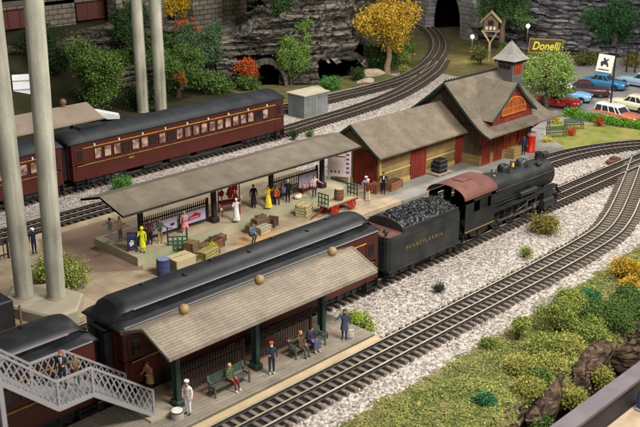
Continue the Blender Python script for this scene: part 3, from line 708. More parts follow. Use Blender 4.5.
        m.box(-6.38,-6.34,sy*1.5-.02,sy*1.5+.02,.5,1.3);m.box(-6.0,-5.96,sy*1.5-.02,sy*1.5+.02,.5,1.3); B(m,'cab_steps',M_IRON)
    m=MB(); m.box(5.5,5.75,-1.35,1.35,.95,1.25); m.cbox((6.0,0,1.0),(.5,.25,.25)); B(m,'buffer_beam',M_LOCO)
    m=MB()
    for k in range(11):
        y=-1.1+k*.22; m.bar((5.75,y,1.0),(6.35-abs(y)*.28,y*.9,.42),.06)
    m.bar((6.05,-1.05,.43),(6.38,0,.43),.08); m.bar((6.05,1.05,.43),(6.38,0,.43),.08); B(m,'pilot',M_LOCO)
loco()

# ------------------------------------------------------------------ platforms
def slab(name,poly,z0,z1,m,lip=None,kind='structure'):
    
    b=MB(); b.prism(poly,z0,z1,axis='z'); o=b.build(name,m); o['kind']=kind; return o
slab('front_platform',[(12,30.25),(35.2,30.25),(35.2,34.1),(12,34.1)],0,.48,rowmat('grey_platform_boards','#82796a','#766d5f','#5a5349',bw=3.1,rh=.24,ms=.016,bump=.25))
slab('front_platform_boards',[(22.5,31.75),(34.0,31.75),(34.0,34.0),(22.5,34.0)],.48,.486,M_BROWNP)
slab('platform_edge_strip',[(12,29.78),(35.2,29.78),(35.2,30.24),(12,30.24)],0,.36,M_TAN)
slab('plaza',[(10,43.6),(53.6,43.6),(53.6,57.0),(10,57.0)],0,.3,rowmat('plaza_slabs','#94836b','#a08f76','#7e6f5a',bw=2.6,rh=1.7,ms=.022,bump=.15))
slab('plaza_brown_paving',[(27.6,50.0),(31.9,46.6),(36,52.8),(36,56.0),(30,56)],.3,.305,M_BROWNP)
slab('raised_platform',[(32.0,47.3),(52.2,47.9),(52.2,52.2),(32.0,52.2)],.3,.9,M_PLAT2)
slab('raised_platform_paving',[(32.4,47.8),(52.0,48.4),(52.0,52.0),(32.4,52.0)],.9,.905,M_PLAT)
slab('raised_platform_brown_band',[(32.6,50.4),(44.0,50.4),(44.0,52.0),(32.6,52.0)],.905,.911,M_BROWNP)
slab('station_apron',[(53.6,43.5),(69,43.2),(75.2,42.7),(77.2,45.2),(77.0,52),(53.6,52)],0,.3,M_PLATG)
slab('tan_patch',[(38.6,44.4),(40.6,44.3),(42.4,45.2),(42.2,46.7),(39.9,46.8),(38.8,45.8)],.3,.306,mat('ochre_boards','#a07f55','#ab8a60',rough=.9,scale=1.2))
slab('parking_lot',[(76.9,46.2),(84.3,49.6),(86.6,42.8),(88,36),(150,20),(150,58),(123,60),(113,66.5),(98,62),(86,58),(77,58)],-.02,.02,M_ASPH)
slab('lawn',[(73.2,43.4),(75.8,42.5),(79,41.8),(82.2,40.4),(85,38),(87.2,37.2),(86.2,42.6),(84.0,49.2),(78.2,46.2),(76.5,44.6)],-.02,.05,mat('bright_lawn','#5c6b30','#7b7a3c',rough=1,scale=1.1,bump=.5,bscale=8,dirt=('#8f7f50',.35,.9),spec=.1))
slab('asphalt_crossing',[(74.8,37.3),(86,37.3),(86,38.6),(79.0,38.9)],-.02,.06,M_ASPH)

# ------------------------------------------------------------------ front canopy, fences, benches
def ball_finial(root,x,y,z,r=.23,m=None):
    b=MB(); b.lathe((x,y,z),[(.22,-.1),(.2,0),(.14,.08)],14); b.sph((x,y,z+r*.82),r,n=16,m=10)
    return b.build('ball_finial',m or mat('weathered_brass','#74603f','#86704b',rough=.6,scale=3),root,world=True,smooth=True)
def gable_roof(root,x0,x1,ye0,yr,ye1,ze,zr,m,th=.09,name='roof',zov=0):
    b=MB()
    b.loft([[(x,ye0,ze),(x,yr,zr),(x,ye1,ze),(x,ye1,ze-th),(x,yr,zr-th),(x,ye0,ze-th)] for x in (x0,x1)],0,True)
    return b.build(name,m,root,world=True)
def front_canopy():
    root=empty('platform_canopy','long front platform canopy with pale shingled roof, three ball finials and dark posts','canopy',(28.3,32.2,.48))
    gable_roof(root,21.8,35.45,30.4,32.2,34.0,4.1,4.86,M_SLATC)
    b=MB(); b.box(21.8,35.45,30.36,30.42,3.93,4.06); b.box(21.8,35.45,33.98,34.04,3.93,4.06); b.box(21.8,35.45,32.14,32.26,4.83,4.9)
    for x in (21.77,35.42):
        for s in (-1,1): b.bar((x+.03,32.2,4.83),(x+.03,32.2+s*1.8,4.06),.08,.14)
    b.build('fascia',M_SLATC,root,world=True)
    for x in (24.1,28.75,33.9): ball_finial(root,x,32.2,4.84,.26)
    for x in (23.3,28.2,32.9):
        b=MB(); y=32.0
        for dy in (-.14,.14): b.box(x-.12,x+.12,y+dy-.05,y+dy+.05,.48,4.15)
        b.box(x-.04,x+.04,y-.14,y+.14,.48,4.15); b.bev(x-.24,x+.24,y-.3,y+.3,.48,.8,.05)
        for s in (-1,1): b.bar((x,y+s*.1,3.2),(x,y+s*1.2,4.15),.12,.14)
        b.box(x-.06,x+.06,30.7,33.7,4.0,4.12)
        b.build('post',M_GREEND,root,world=True)
front_canopy()
def picket_fence(label,x0,x1,y,z0,h,group,m=M_FENCE,sp=.17,posts=True,name='picket_fence',y1=None,top_solid=False):
    root=empty(name,label,'fence',((x0+x1)/2,y,z0),group=group); y1=y if y1 is None else y1
    yy=lambda x:y+(y1-y)*(x-x0)/(x1-x0) if x1!=x0 else y
    b=MB(); n=int(math.hypot(x1-x0,y1-y)/sp)
    for k in range(n+1):
        x=x0+(x1-x0)*k/n; w=.032
        Y=y+(y1-y)*k/n
        b.prism([(x-w,z0+.06),(x+w,z0+.06),(x+w,z0+h-.1),(x,z0+h),(x-w,z0+h-.1)],Y-.015,Y+.015)
    b.build('pickets',m,root,world=True)
    b=MB()
    for z in ((.3,h-.35) if not top_solid else (.3,.75,h-.35)): b.bar((x0,y+.045,z0+z),(x1,y1+.045,z0+z),.05,.09)
    b.build('rails',m,root,world=True)
    for x,Y in ((x0,y),(x1,y1)):
        b=MB(); b.cbox((x,Y+.03,z0+h/2),(.12,.12,h)); b.build('post',m,root,world=True)
    return root
fgp='dark picket fences under the front canopy'
MF1=mat('brown_iron_fence','#2c1f19','#3d2c23',rough=.7,scale=2)
picket_fence('dark picket fence behind the bench with the man in the green shirt, left canopy bay',23.7,27.85,32.5,.48,1.6,fgp,MF1)
picket_fence('dark picket fence behind the bench with the seated couple, right canopy bay',28.5,32.6,32.5,.48,1.6,fgp,MF1)
M_BENCH=mat('bench_green','#2c4036','#37503f',rough=.6,scale=3); M_BSEAT=mat('bench_seat','#3d3f38','#4a4b42',rough=.7,scale=3)
def bench(label,x,y,z,rz,group,L=1.7):
    root=empty('park_bench',label,'bench',(x,y,z),rz,group)
    b=MB()
    for k in range(4): b.box(-L/2,L/2,-.42+k*.12,-.33+k*.12,.43,.47)
    b.build('seat',M_BSEAT,root); b=MB()
    for k in range(3): b.box(-L/2,L/2,.07+k*.03,.1+k*.03,.55+k*.14,.66+k*.14)
    b.build('backrest',M_BENCH,root)
    for s in (-1,1):
        b=MB(); X=s*(L/2-.08)
        b.bar((X,-.4,0),(X,-.36,.45),.07); b.bar((X,.1,0),(X,.04,.45),.07); b.bar((X,.04,.43),(X,.16,.98),.06); b.bar((X,-.4,.44),(X,.06,.44),.06); b.bar((X,-.4,.66),(X,.1,.68),.08,.05); b.bar((X,-.38,.44),(X,-.38,.66),.05)
        b.build('armrest_frame',mat('bench_iron','#55574e','#45473f',rough=.5,scale=2),root)
    return root
bg='green benches on the front platform'
bench('green bench with one man in a green shirt sitting on it, nearest canopy bay',26.0,31.6,.48,0,bg,2.3)
bench('green bench carrying the seated couple, far canopy bay',31.3,31.6,.48,0,bg,2.3)

# ------------------------------------------------------------------ back canopy
def back_canopy():
    root=empty('platform_canopy','long back platform canopy with plain grey-brown roof over the picket fences','canopy',(40.5,48.9,.9))
    x0,x1=30.5,51.9
    gable_roof(root,x0,x1,46.35,48.7,50.9,4.35,5.0,M_REARC,.12)
    b=MB(); b.box(x0,x1,46.29,46.35,4.2,4.33); b.box(x0,x1,50.9,50.96,4.2,4.33)
    for x in (x0,x1-.06): b.bar((x+.03,48.7,4.9),(x+.03,46.35,4.26),.06,.12); b.bar((x+.03,48.7,4.9),(x+.03,50.9,4.26),.06,.12)
    b.build('fascia',M_FENCE,root,world=True)
    for x in (33.5,39.6,45.0,50.3):
        b=MB(); y=48.9
        b.box(x-.14,x+.14,y-.14,y+.14,.9,4.75); b.bev(x-.3,x+.3,y-.3,y+.3,.9,1.3,.08)
        for s in (-1,1): b.bar((x,y,3.3),(x,y+s*1.6,4.2),.12,.16)
        b.box(x-.06,x+.06,46.4,51.2,4.12,4.24); b.build('post',M_FENCE,root,world=True)
back_canopy()
bgp='dark picket fences under the back canopy'
picket_fence('dark picket fence with two posters between the left posts of the back canopy',33.7,39.3,49.2,.9,1.75,bgp,M_FENCE,top_solid=True)
picket_fence('dark picket fence with posters behind the orange-shirted figure, right bay of the back canopy',45.3,50.1,49.2,.9,1.75,bgp,M_FENCE,top_solid=True)
picket_fence('short dark picket fence beside the cream pole at the left edge',23.6,27.0,54.4,.3,1.4,None,M_FENCE,sp=.3)
def poster(label,x0,x1,y,z0,z1,bg,marks,group='posters fixed on the picket fences'):
    root=empty('poster',label,'poster',((x0+x1)/2,y,z0),group=group)
    b=MB(); b.box(x0,x1,y-.03,y,z0,z1); b.build('board',bg,root,world=True)
    b=MB(); w=.03
    for a in ((x0-w,x1+w,z1,z1+w),(x0-w,x1+w,z0-w,z0),(x0-w,x0,z0,z1),(x1,x1+w,z0,z1)): b.box(a[0],a[1],y-.045,y+.01,a[2],a[3])
    b.build('frame',M_FENCE,root,world=True)
    marks(root,(x1-x0),(z1-z0)); return root
M_LAV=mat('lavender_poster','#9a8ea6','#ada0b3',rough=.6,scale=1.2); M_REDP=mat('poster_red','#9c1d22',None,rough=.6); M_DARKP=mat('poster_dark','#2a2436',None,rough=.6)
def mk1(root,w,h):
    b=MB()
    for k in range(9):
        t=k/9; b.bar((-w*.4+w*.7*t,-.034,h*(.35+.25*math.sin(t*5))),(-w*.4+w*.7*(t+.11),-.034,h*(.35+.25*math.sin((t+.11)*5))),.012,.06)
    b.box(w*.22,w*.38,-.04,-.031,h*.3,h*.5); b.build('drawing',M_DARKP,root)
def mk2(root,w,h):
    b=MB(); 
    b.prism([(-w*.3,h*.25),(w*.25,h*.3),(w*.3,h*.6),(w*.05,h*.8),(-w*.1,h*.6),(-w*.3,h*.55)],-.04,-.031); b.build('drawing',M_REDP,root)
    b=MB(); b.box(-w*.2,w*.2,-.044,-.041,h*.38,h*.46); b.build('light_band',M_LAV,root)
poster('lavender poster with a dark curling line, left one on the picket fence',34.4,36.6,49.12,1.25,2.1,M_LAV,mk1)
poster('lavender poster with a red blot, behind the woman in the pink skirt',37.0,39.0,49.12,1.25,2.1,M_LAV,mk2)
poster('pale grey poster in the right bay of the back canopy',48.0,49.9,49.12,1.3,2.3,mat('grey_poster','#8c8494','#a39aa5',rough=.6,scale=2),lambda r,w,h:None)
poster('small grey poster left of the dark middle post in the right bay',46.2,46.9,49.12,1.3,2.2,mat('grey_poster2','#77707c','#8a828c',rough=.6,scale=2),lambda r,w,h:None)

# ------------------------------------------------------------------ freight house
def freight():
    X0,X1,Y0,Y1,zb=54.3,64.4,46.5,51.0,.3; yr=48.75; ze=3.35; zr=5.35
    root=empty('freight_house','yellow-sided freight house with grey-brown shingled gable roof and red doors','freight house',(59,48.7,zb))
    b=MB(); b.box(X0,X1,Y0,Y1,zb,ze+.1,0); b.prism([(Y0,ze+.1),(Y1,ze+.1),(yr,zr-.1)],X0,X1,0,'x'); b.build('walls',M_YBRICK,root,world=True)
    b=MB(); b.box(X0-.05,X1,Y0-.06,Y1+.05,zb,zb+.35); b.box(X0-.03,X1,Y0-.05,Y0-.0,1.45,1.55); b.box(X0-.04,X0+.12,Y0-.04,Y0+.12,zb,ze); b.build('trim',mat('ochre_trim','#a08a4c','#b39b5c',rough=.8,scale=2),root,world=True)
    b=MB(); ov=.85
    pr=lambda x:[(x,Y0-ov,ze-.12),(x,Y0-.1,ze+.3),(x,yr,zr),(x,Y1+.1,ze+.3),(x,Y1+ov,ze-.12),(x,Y1+ov,ze-.24),(x,yr,zr-.12),(x,Y0-ov,ze-.24)]
    b.loft([pr(X0-1.0),pr(X1+.2)],0,True); b.build('roof',M_SHING,root,world=True)
    b=MB()
    for s,yy in ((-1,Y0-ov),(1,Y1+ov)): b.bar((X0-1.02,yr,zr-.16),(X0-1.02,yy,ze-.28),.05,.16)
    b.build('bargeboard',M_GREEND,root,world=True)
    b=MB(); b.box(X0,X1,Y0-.03,Y0-.0,2.1,ze-.1); b.build('brown_upper_band',mat('brown_panel','#6e5231','#7b5e3a',rough=.8,scale=1.5),root,world=True)
    for x in (58.1,64.0):
        b=MB(); b.box(x,x+1.75 if x<60 else x+1.2,Y0-.12,Y0-.03,zb+.02,2.95); d=b.build('door',M_REDD,root,world=True)
        b=MB(); b.box(x-.08,x,Y0-.14,Y0,zb,3.05); b.box(x+1.75 if x<60 else x+1.2,x+1.83 if x<60 else x+1.28,Y0-.14,Y0,zb,3.05); b.box(x-.08,x+(1.83 if x<60 else 1.28),Y0-.14,Y0,2.96,3.06)
        o=b.build('door_frame',M_REDW,root,world=True)
    b=MB(); b.box(X0-.12,X0-.03,46.9,49.0,zb+.02,3.1); b.build('door',M_REDD,root,world=True)
    b=MB(); b.box(X0-.14,X0,49.0,49.1,zb,3.2); b.box(X0-.14,X0,46.8,46.9,zb,3.2); b.box(X0-.14,X0,46.8,49.1,3.11,3.2); b.build('door_frame',mat('dark_red_frame','#4d160d',None,rough=.6),root,world=True)
freight()

# ------------------------------------------------------------------ station
def station():
    X0,X1,Y0,Y1,zb=64.9,72.7,44.6,51.4,.3; yr=48.; ze=3.5; zr=7.15
    root=empty('station_building','station with sweeping grey shingled roof, arched red dormer window and small square roof tower','station',(68.8,48,zb))
    b=MB(); b.box(X0,X1,Y0,Y1,zb+.9,ze+.25); b.build('walls',M_BROWNW,root,world=True)
    b=MB(); b.box(X0-.06,X1+.06,Y0-.08,Y1+.06,zb,zb+.9); b.box(X0+3.8,X0+5.0,Y0-.9,Y0,zb,zb+.9); b.build('plinth',M_YBRICK,root,world=True)
    # gable end walls
    cur=lambda y: ze+ (zr-ze)*max(0,1-abs(y-yr)/(yr-Y0+.9))**1.0
    for q in (X0,X1-.1): b=MB(); b.prism([(Y0,ze+.2),(Y1,ze+.2),(yr,zr-.25)],q,q+.1,0,'x'); b.build('gable',M_BROWNW,root,world=True)
    # main roof, bell-cast at the eaves
    ys=[42.65,43.3,44.0,44.9,46.4,48.0,49.6,51.1,52.0,52.7,53.35]; zs=[3.45,3.62,3.95,4.55,5.75,7.15,5.75,4.55,3.95,3.62,3.45]
    xa=[63.3,63.45,63.6,63.75,63.9,64.0,63.9,63.75,63.6,63.45,63.3]; xb=[74.2,73.9,73.7,73.5,73.3,73.2,73.3,73.5,73.7,73.9,74.2]
    b=MB()
    top=lambda X:[(X[i],ys[i],zs[i]) for i in range(11)]; bot=lambda X:[(X[i],ys[i],zs[i]-.13) for i in range(10,-1,-1)]
    secs=[]
    for t in np.linspace(0,1,7):
        X=[xa[i]+(xb[i]-xa[i])*t for i in range(11)]; secs.append(top(X)+bot(X))
    b.loft(secs,0,True); b.build('roof',M_SHING2,root,world=True)
    b=MB(); 
    for i in range(10):
        b.bar((xa[i]-.02,ys[i],zs[i]-.12),(xa[i+1]-.02,ys[i+1],zs[i+1]-.12),.05,.18)
    b.build('bargeboard',M_GREEND,root,world=True)
    b=MB(); b.box(64.0,73.2,47.93,48.07,7.1,7.2)
    for k in range(22): b.prism([(64.1+k*.41,7.2),(64.3+k*.41,7.2),(64.2+k*.41,7.33)],47.98,48.02)
    b.build('ridge_cresting',M_IRON,root,world=True)
    # cross gable dormer facing the tracks
    ax,az=68.2,7.08; xl,xr,zb2=64.95,71.4,4.4; yf=43.75
    b=MB(); t=.12
    sec=lambda y,k:[(xl+ (ax-xl)*k,y,zb2+(az-zb2)*k)]
    def dsec(y,fl): return [(xl-.1,y,zb2-.1),(ax-1.2,y,az-1.15),(ax,y,az+.0),(ax+1.2,y,az-1.15),(xr+.1,y,zb2-.1),(xr-.1,y,zb2-.1),(ax,y,az-.17),(xl+.1,y,zb2-.1)]
    b.loft([dsec(yf-.25,0),dsec(48.0,0)],0,True); b.build('dormer_roof',M_SHING2,root,world=True)
    b=MB(); b.prism([(xl+.2,zb2-.5),(xr-.2,zb2-.5),(xr-.3,zb2+.05),(ax,az-.3),(xl+.3,zb2+.05)],yf,yf+.2); b.build('dormer_gable',M_REDD,root,world=True)
    b=MB()
    for s,xx in ((-1,xl),(1,xr)): b.bar((ax,yf-.28,az-.02),((ax+1.2*s),yf-.28,az-1.17),.06,.2); b.bar((ax+1.2*s,yf-.28,az-1.17),(xx+.1*s,yf-.28,zb2-.12),.06,.2)
    b.build('dormer_bargeboard',M_GREEND,root,world=True)
    # arched window
    cx=68.2; b=MB(); n=12
    arc=lambda r,h:[(cx+r*math.cos(q),4.55+h*math.sin(q)) for q in np.linspace(0,PI,n)]
    b.prism(arc(1.7,1.25),yf-.06,yf-.02); w=b.build('arched_window',M_AMBER,root,world=True)
    b=MB()
    a=arc(1.78,1.33)
    for i in range(n-1): b.bar((a[i][0],yf-.08,a[i][1]),(a[i+1][0],yf-.08,a[i+1][1]),.08,.14)
    b.bar((cx-1.8,yf-.08,4.52),(cx+1.8,yf-.08,4.52),.1,.12)
    for x in (-1.0,-.35,.35,1.0): b.bar((cx+x,yf-.09,4.55),(cx+x,yf-.09,4.55+1.28*math.sqrt(1-(x/1.75)**2)),.05,.07)
    b.bar((cx-1.6,yf-.09,5.0),(cx+1.6,yf-.09,5.0),.05,.06)
    o=b.build('window_frame',mat('orange_frame','#b5642a','#a35221',rough=.6,scale=2),w,world=False,off=w.location+root.location); 
    # ground floor windows and doors
    for x,wd,z0,z1,kind in ((65.15,1.0,.32,2.9,'door'),(66.9,1.0,.32,2.9,'door'),(68.3,.75,1.25,2.9,'window'),(69.35,.75,1.25,2.9,'window'),(70.6,.9,1.25,2.9,'window')):
        yw=Y0-.1
        b=MB(); b.box(x,x+wd,yw,yw+.06,z0,z1)
        o=b.build(kind,M_REDD if kind=='door' else M_AMBER,root,world=True)
        b=MB(); f=.09
        for q in ((x-f,x,z0,z1+f),(x+wd,x+wd+f,z0,z1+f),(x,x+wd,z1,z1+f),(x,x+wd,z0-.0 if kind=='door' else z0-f,z0 if kind!='door' else z0+.1)): b.box(q[0],q[1],yw-.05,yw+.05,q[2],q[3])
        if kind=='window':
            b.box(x+wd/2-.03,x+wd/2+.03,yw-.04,yw-.005,z0,z1); b.box(x,x+wd,yw-.04,yw-.005,(z0+z1)/2-.03,(z0+z1)/2+.03)
        b.build('frame',M_REDW,o,world=False,off=root.location)
    for y in (45.6,49.6):
        b=MB(); b.box(X1+.02,X1+.07,y,y+.9,1.25,2.9); b.build('window',M_AMBER,root,world=True)
    for x in (64.9,67.95,70.4,72.6):
        b=MB(); b.bar((x,Y0-.05,2.2),(x,43.1,3.4),.12); b.bar((x,Y0-.05,2.2),(x,Y0-.05,3.5),.12); b.build('eave_bracket',M_REDW,root,world=True)
    # tower
    tx,ty=72.3,47.0; h=.8
    b=MB(); b.box(tx-h,tx+h,ty-h,ty+h,5.2,8.2); b.build('tower_shaft',mat('slate_cladding','#4b4743','#5a5550',rough=.8,scale=2),root,world=True)
    for (dx,dy) in ((0,-1),(-1,0)):
        b=MB()
        for k in (-.42,0,.42):
            if dy: b.box(tx+k-.16,tx+k+.16,ty-h-.05,ty-h,6.9,7.75)
            else: b.box(tx-h-.05,tx-h,ty+k-.16,ty+k+.16,7.35,7.7)
        b.build('louvres',M_REDW if dy else M_IRON,root,world=True)
    b=MB(); b.box(tx-h-.25,tx+h+.25,ty-h-.25,ty+h+.25,8.0,8.12)
    for k in range(7):
        q=-.95+k*.31; b.cbox((tx+q,ty-h-.14,7.93),(.1,.2,.14)); b.cbox((tx-h-.14,ty+q,7.93),(.2,.1,.14))
    b.build('tower_cornice',M_IRON,root,world=True)
    b=MB(); e=h+.42; sq=lambda r,z:[(tx-r,ty-r,z),(tx+r,ty-r,z),(tx+r,ty+r,z),(tx-r,ty+r,z)]
    b.loft([sq(e,8.12),sq(e*.62,8.6),sq(.06,9.7)],0,True); b.build('tower_roof',mat('tower_roof_slate','#6c6862','#7a756d',rough=.8,scale=3),root,world=True)
    b=MB(); b.lathe((tx,ty,9.65),[(.05,0),(.1,.08),(.03,.16),(.01,.5)],8); b.build('finial',M_IRON,root,world=True)
station()

# ------------------------------------------------------------------ grey shed, poles, footing
def shed():
    x0,x1,y0,y1=63.8,66.8,64.0+0.0,66.3
    y0,y1=67.5,69.9; x0,x1=66.9,70.3; h=2.3
    root=empty('lineside_shed','small plain grey shed with flat tan roof beside the rear track','shed',((x0+x1)/2,(y0+y1)/2,0))
    m=rowmat('grey_shed_boards','#7b7f80','#71736f','#55585a',bw=4.,rh=.45,ms=.02,axes='zx',bump=.3)
    b=MB(); b.box(x0,x1,y0,y1,0,h); b.build('walls',m,root,world=True)
    b=MB(); b.box(x0-.15,x1+.15,y0-.15,y1+.15,h,h+.12); b.build('flat_roof',mat('tan_roof','#99917e','#a9a08b',rough=.9,scale=1),root,world=True)
    b=MB(); b.box(x0-.05,x0-.005,68.3,69.2,.1,2.2); d=b.build('door',mat('shed_door','#5b5f60','#666a6a',rough=.8,scale=2),root,world=True)
shed()
def pole(label,x,y,h=34,r=.62):
    root=empty('support_pole',label,'pole',(x,y,0 if y>60 else 1.0),group='cream support poles at the left')
    z0=root.location.z
    b=MB(); b.lathe((x,y,z0),[(r*.97,0),(r,.3),(r,h)],28); b.build('shaft',M_CREAM,root,world=True,smooth=True)
    b=MB(); b.lathe((x,y,z0),[(r*1.05,0),(r*1.05,.07),(r,.1)],28); b.build('collar',M_CONC,root,world=True,smooth=True); return root
pole('thick cream pole at the left edge, left of the front pair on the concrete footing',24.0,47.0,34,.52)
pole('thick cream pole, right of the front pair on the concrete footing',25.2,45.6,34,.52).rotation_euler=(.016,.0155,0)
pole('slimmer-looking cream pole beyond the rear train, left of the back pair',57.3,81.8,34,.6)
pole('slimmer-looking cream pole beyond the rear train, right of the back pair',58.6,80.4,34,.6)
b=MB(); P4=[(22.5,47.0),(23.7,43.3),(25.1,43.3),(26.6,45.0),(26.0,47.6),(24.2,48.9)]; b.prism(P4,-.02,.9,axis='z')
c=sum(p[0] for p in P4)/6,sum(p[1] for p in P4)/6
b.loft([[(p[0],p[1],.9) for p in P4],[(c[0]+(p[0]-c[0])*.94,c[1]+(p[1]-c[1])*.94,1.0) for p in P4]],0,True)
tag(b.build('concrete_footing',M_CONC),'low concrete footing under the front pair of cream poles','footing')

# ------------------------------------------------------------------ people
def cmat(h):
    q=h.strip('#'); dk='#'+''.join('%02x'%int(int(q[i:i+2],16)*.72) for i in (0,2,4))
    return mat('cloth_'+q,dk,h,rough=.85,spec=.2,scale=9,detail=3,lo=.3,hi=.55,bump=.25,bscale=14)
PLAN='people on the layout'
def person(label,x,y,z,rz,top,bottom,shoes='#1b1715',hair='#3a2718',pose='stand',arms=None,hat=None,hatc='#e8e4da',skirt=None,coat=None,h=1.76,skin=M_SKIN,held=None,lean=0.,sleeve=None,bag=None,beard=None,front=None):
    s=h/1.76
    root=empty('person',label,'person',(x,y,z),rz,PLAN)
    sit=pose=='sit'; cr=pose=='crouch'
    hz=.55 if sit else (.62 if cr else .95)
    V=[];Rr=[];E=[];T=[]
    def av(p,r): V.append(Vector(p)); Rr.append(tuple(q*1.13 if q>.015 else q for q in (r if isinstance(r,tuple) else (r,r)))); return len(V)-1
    def ed(a,b,t): E.append((a,b)); T.append(t)
    ln=lean+(.25 if cr else 0)
    def tz(yy,zz): # lean the trunk forward about the hips
        d=zz-hz; return (yy-d*math.sin(ln), hz+d*math.cos(ln))
    def tp(xx,yy,zz): q=tz(yy,zz); return (xx,q[0],q[1])
    pel=av((0,0,hz),(.15,.11)); wa=av(tp(0,0,hz+.2),(.135,.1)); ch=av(tp(0,0,hz+.4),(.17,.115)); nk=av(tp(0,0,hz+.56),(.06,.06)); 
    hb=av(tp(0,-.015,hz+.64),(.068,.075)); hm=av(tp(0,-.02,hz+.71),(.084,.098)); ht=av(tp(0,0,hz+.79),(.058,.065))
    ed(pel,wa,1);ed(wa,ch,1);ed(ch,nk,1);ed(nk,hb,0);ed(hb,hm,0);ed(hm,ht,0)
    nose=av(tp(0,-.125,hz+.69),(.014,.014)); ed(hm,nose,0)
    arms=arms or (((.26,.02,-.27),(.27,-.06,-.52)),)*2
    for i,sx in enumerate((-1,1)):
        sh=av(tp(sx*.19,0,hz+.49),.062); ed(ch,sh,1)
        a=arms[i]; S=Vector((0,0,hz+.49))
        el=av(tp(sx*a[0][0],a[0][1],hz+.49+a[0][2]),.046); wr=av(tp(sx*a[1][0],a[1][1],hz+.49+a[1][2]),.032); ed(sh,el,1); ed(el,wr,4 if sleeve else 1)
        d=(V[wr]-V[el]).normalized(); hd=av(V[wr]+d*.07,(.036,.024)); ed(wr,hd,0)
        n=Vector((sx*.0,1,0)).cross(d); n=n.normalized() if n.length>.1 else Vector((1,0,0)); w=d.cross(n).normalized()
        for k,(o,l) in enumerate(((-.03,.07),(-.01,.085),(.01,.08),(.03,.06))):
            b=av(V[hd]+d*.035+w*o,.010); f=av(V[hd]+d*(.035+l*.6)+w*o*1.1+n*.01,.009); ed(hd,b,0); ed(b,f,0)
        th=av(V[wr]+d*.05-w*.045,.011); ed(wr,th,0)
        hp=av((sx*.09,0,hz-.05),.088); ed(pel,hp,2)
        if sit: kn=av((sx*.11,-.43,hz-.02),.062); an=av((sx*.12,-.47,.09),.042)
        elif cr: kn=av((sx*.13,-.38,hz-.08),.064); an=av((sx*.12,-.2,.09),.042)
        else: kn=av((sx*.095,-.02+(-.06 if i and pose=='walk' else 0),.5),.062); an=av((sx*.1,.02+(.12 if i and pose=='walk' else 0)-(.1 if pose=='walk' and not i else 0),.09),.042)
        ed(hp,kn,2); ed(kn,an,2)
        t=av(V[an]+Vector((sx*.02,-.14,-.04)),(.04,.03)); ed(an,t,3)
    me=bpy.data.meshes.new('body'); me.from_pydata([v*s for v in V],E,[]); o=bpy.data.objects.new('body',me); COL.objects.link(o)
    md=o.modifiers.new('sk','SKIN'); md.branch_smoothing=.35
    if not me.skin_vertices: raise RuntimeError('no skin layer')
    for i,sv in enumerate(me.skin_vertices[0].data): sv.radius=(Rr[i][0]*s,Rr[i][1]*s); sv.use_root=(i==0)
    sd=o.modifiers.new('sd','SUBSURF'); sd.levels=1; sd.render_levels=1
    dg=bpy.context.evaluated_depsgraph_get(); dg.update()
    m2=bpy.data.meshes.new_from_object(o.evaluated_get(dg)); bpy.data.objects.remove(o)
    cols=[skin,cmat(top),cmat(bottom),cmat(shoes),cmat(top) if not sleeve else (skin if sleeve=='skin' else cmat(sleeve))]
    m2.materials.clear()
    for c in cols: m2.materials.append(c)
    co=np.array([f.center[:] for f in m2.polygons])/s
    A=np.array([V[e[0]][:] for e in E]); B_=np.array([V[e[1]][:] for e in E]); rad=np.array([min(Rr[e[0]][0],Rr[e[1]][0]) for e in E]); AB=B_-A
    t=np.clip(((co[:,None]-A[None])*AB[None]).sum(2)/(AB**2).sum(1)[None],0,1)
    D=np.linalg.norm(co[:,None]-(A[None]+t[:,:,None]*AB[None]),axis=2)-rad[None]
    idx=np.array(T)[D.argmin(1)]
    m2.polygons.foreach_set('material_index',idx.astype(np.int32)); m2.polygons.foreach_set('use_smooth',[True]*len(m2.polygons))
    o=bpy.data.objects.new('body',m2); COL.objects.link(o); o.parent=root
    hc=V[hm]*s
    b=MB(); 
    for sx in (-.032,.032): b.sph((hc.x+sx*s,hc.y-.088*s,hc.z+.012*s),.011*s,n=6,m=4)
    b.build('eyes',M_IRON,root)
    b=MB(); b.sph((hc.x,hc.y+.022*s,hc.z+.035*s),.102*s,n=12,m=8,sz=.95,sx=.93); 
    if hair: b.sph((hc.x,hc.y+.05*s,hc.z-.02*s),.082*s,n=10,m=6) ; b.build('hair',cmat(hair),root,smooth=True)
    if front:   # shirt front, with a tie if a second colour is given
        b=MB(); yc,zc_=tz(-.135*1.0,hz+.40); b.loft([[(-.055*s,(yc-.008)*s,(zc_+.12)*s),(.055*s,(yc-.008)*s,(zc_+.12)*s),(.03*s,(yc-.012)*s,(zc_-.14)*s),(-.03*s,(yc-.012)*s,(zc_-.14)*s)],[(-.055*s,(yc+.05)*s,(zc_+.12)*s),(.055*s,(yc+.05)*s,(zc_+.12)*s),(.03*s,(yc+.05)*s,(zc_-.14)*s),(-.03*s,(yc+.05)*s,(zc_-.14)*s)]],0,True); b.build('shirt_front',cmat(front[0]),root)
        if len(front)>1: b=MB(); b.box(-.017*s,.017*s,(yc-.025)*s,(yc-.012)*s,(zc_-.1)*s,(zc_+.11)*s); b.build('tie',cmat(front[1]),root)
    if beard:
        b=MB(); b.sph((hc.x,hc.y-.06*s,hc.z-.075*s),.06*s,n=10,m=6,sz=1.3); b.build('beard',cmat(beard),root,smooth=True)
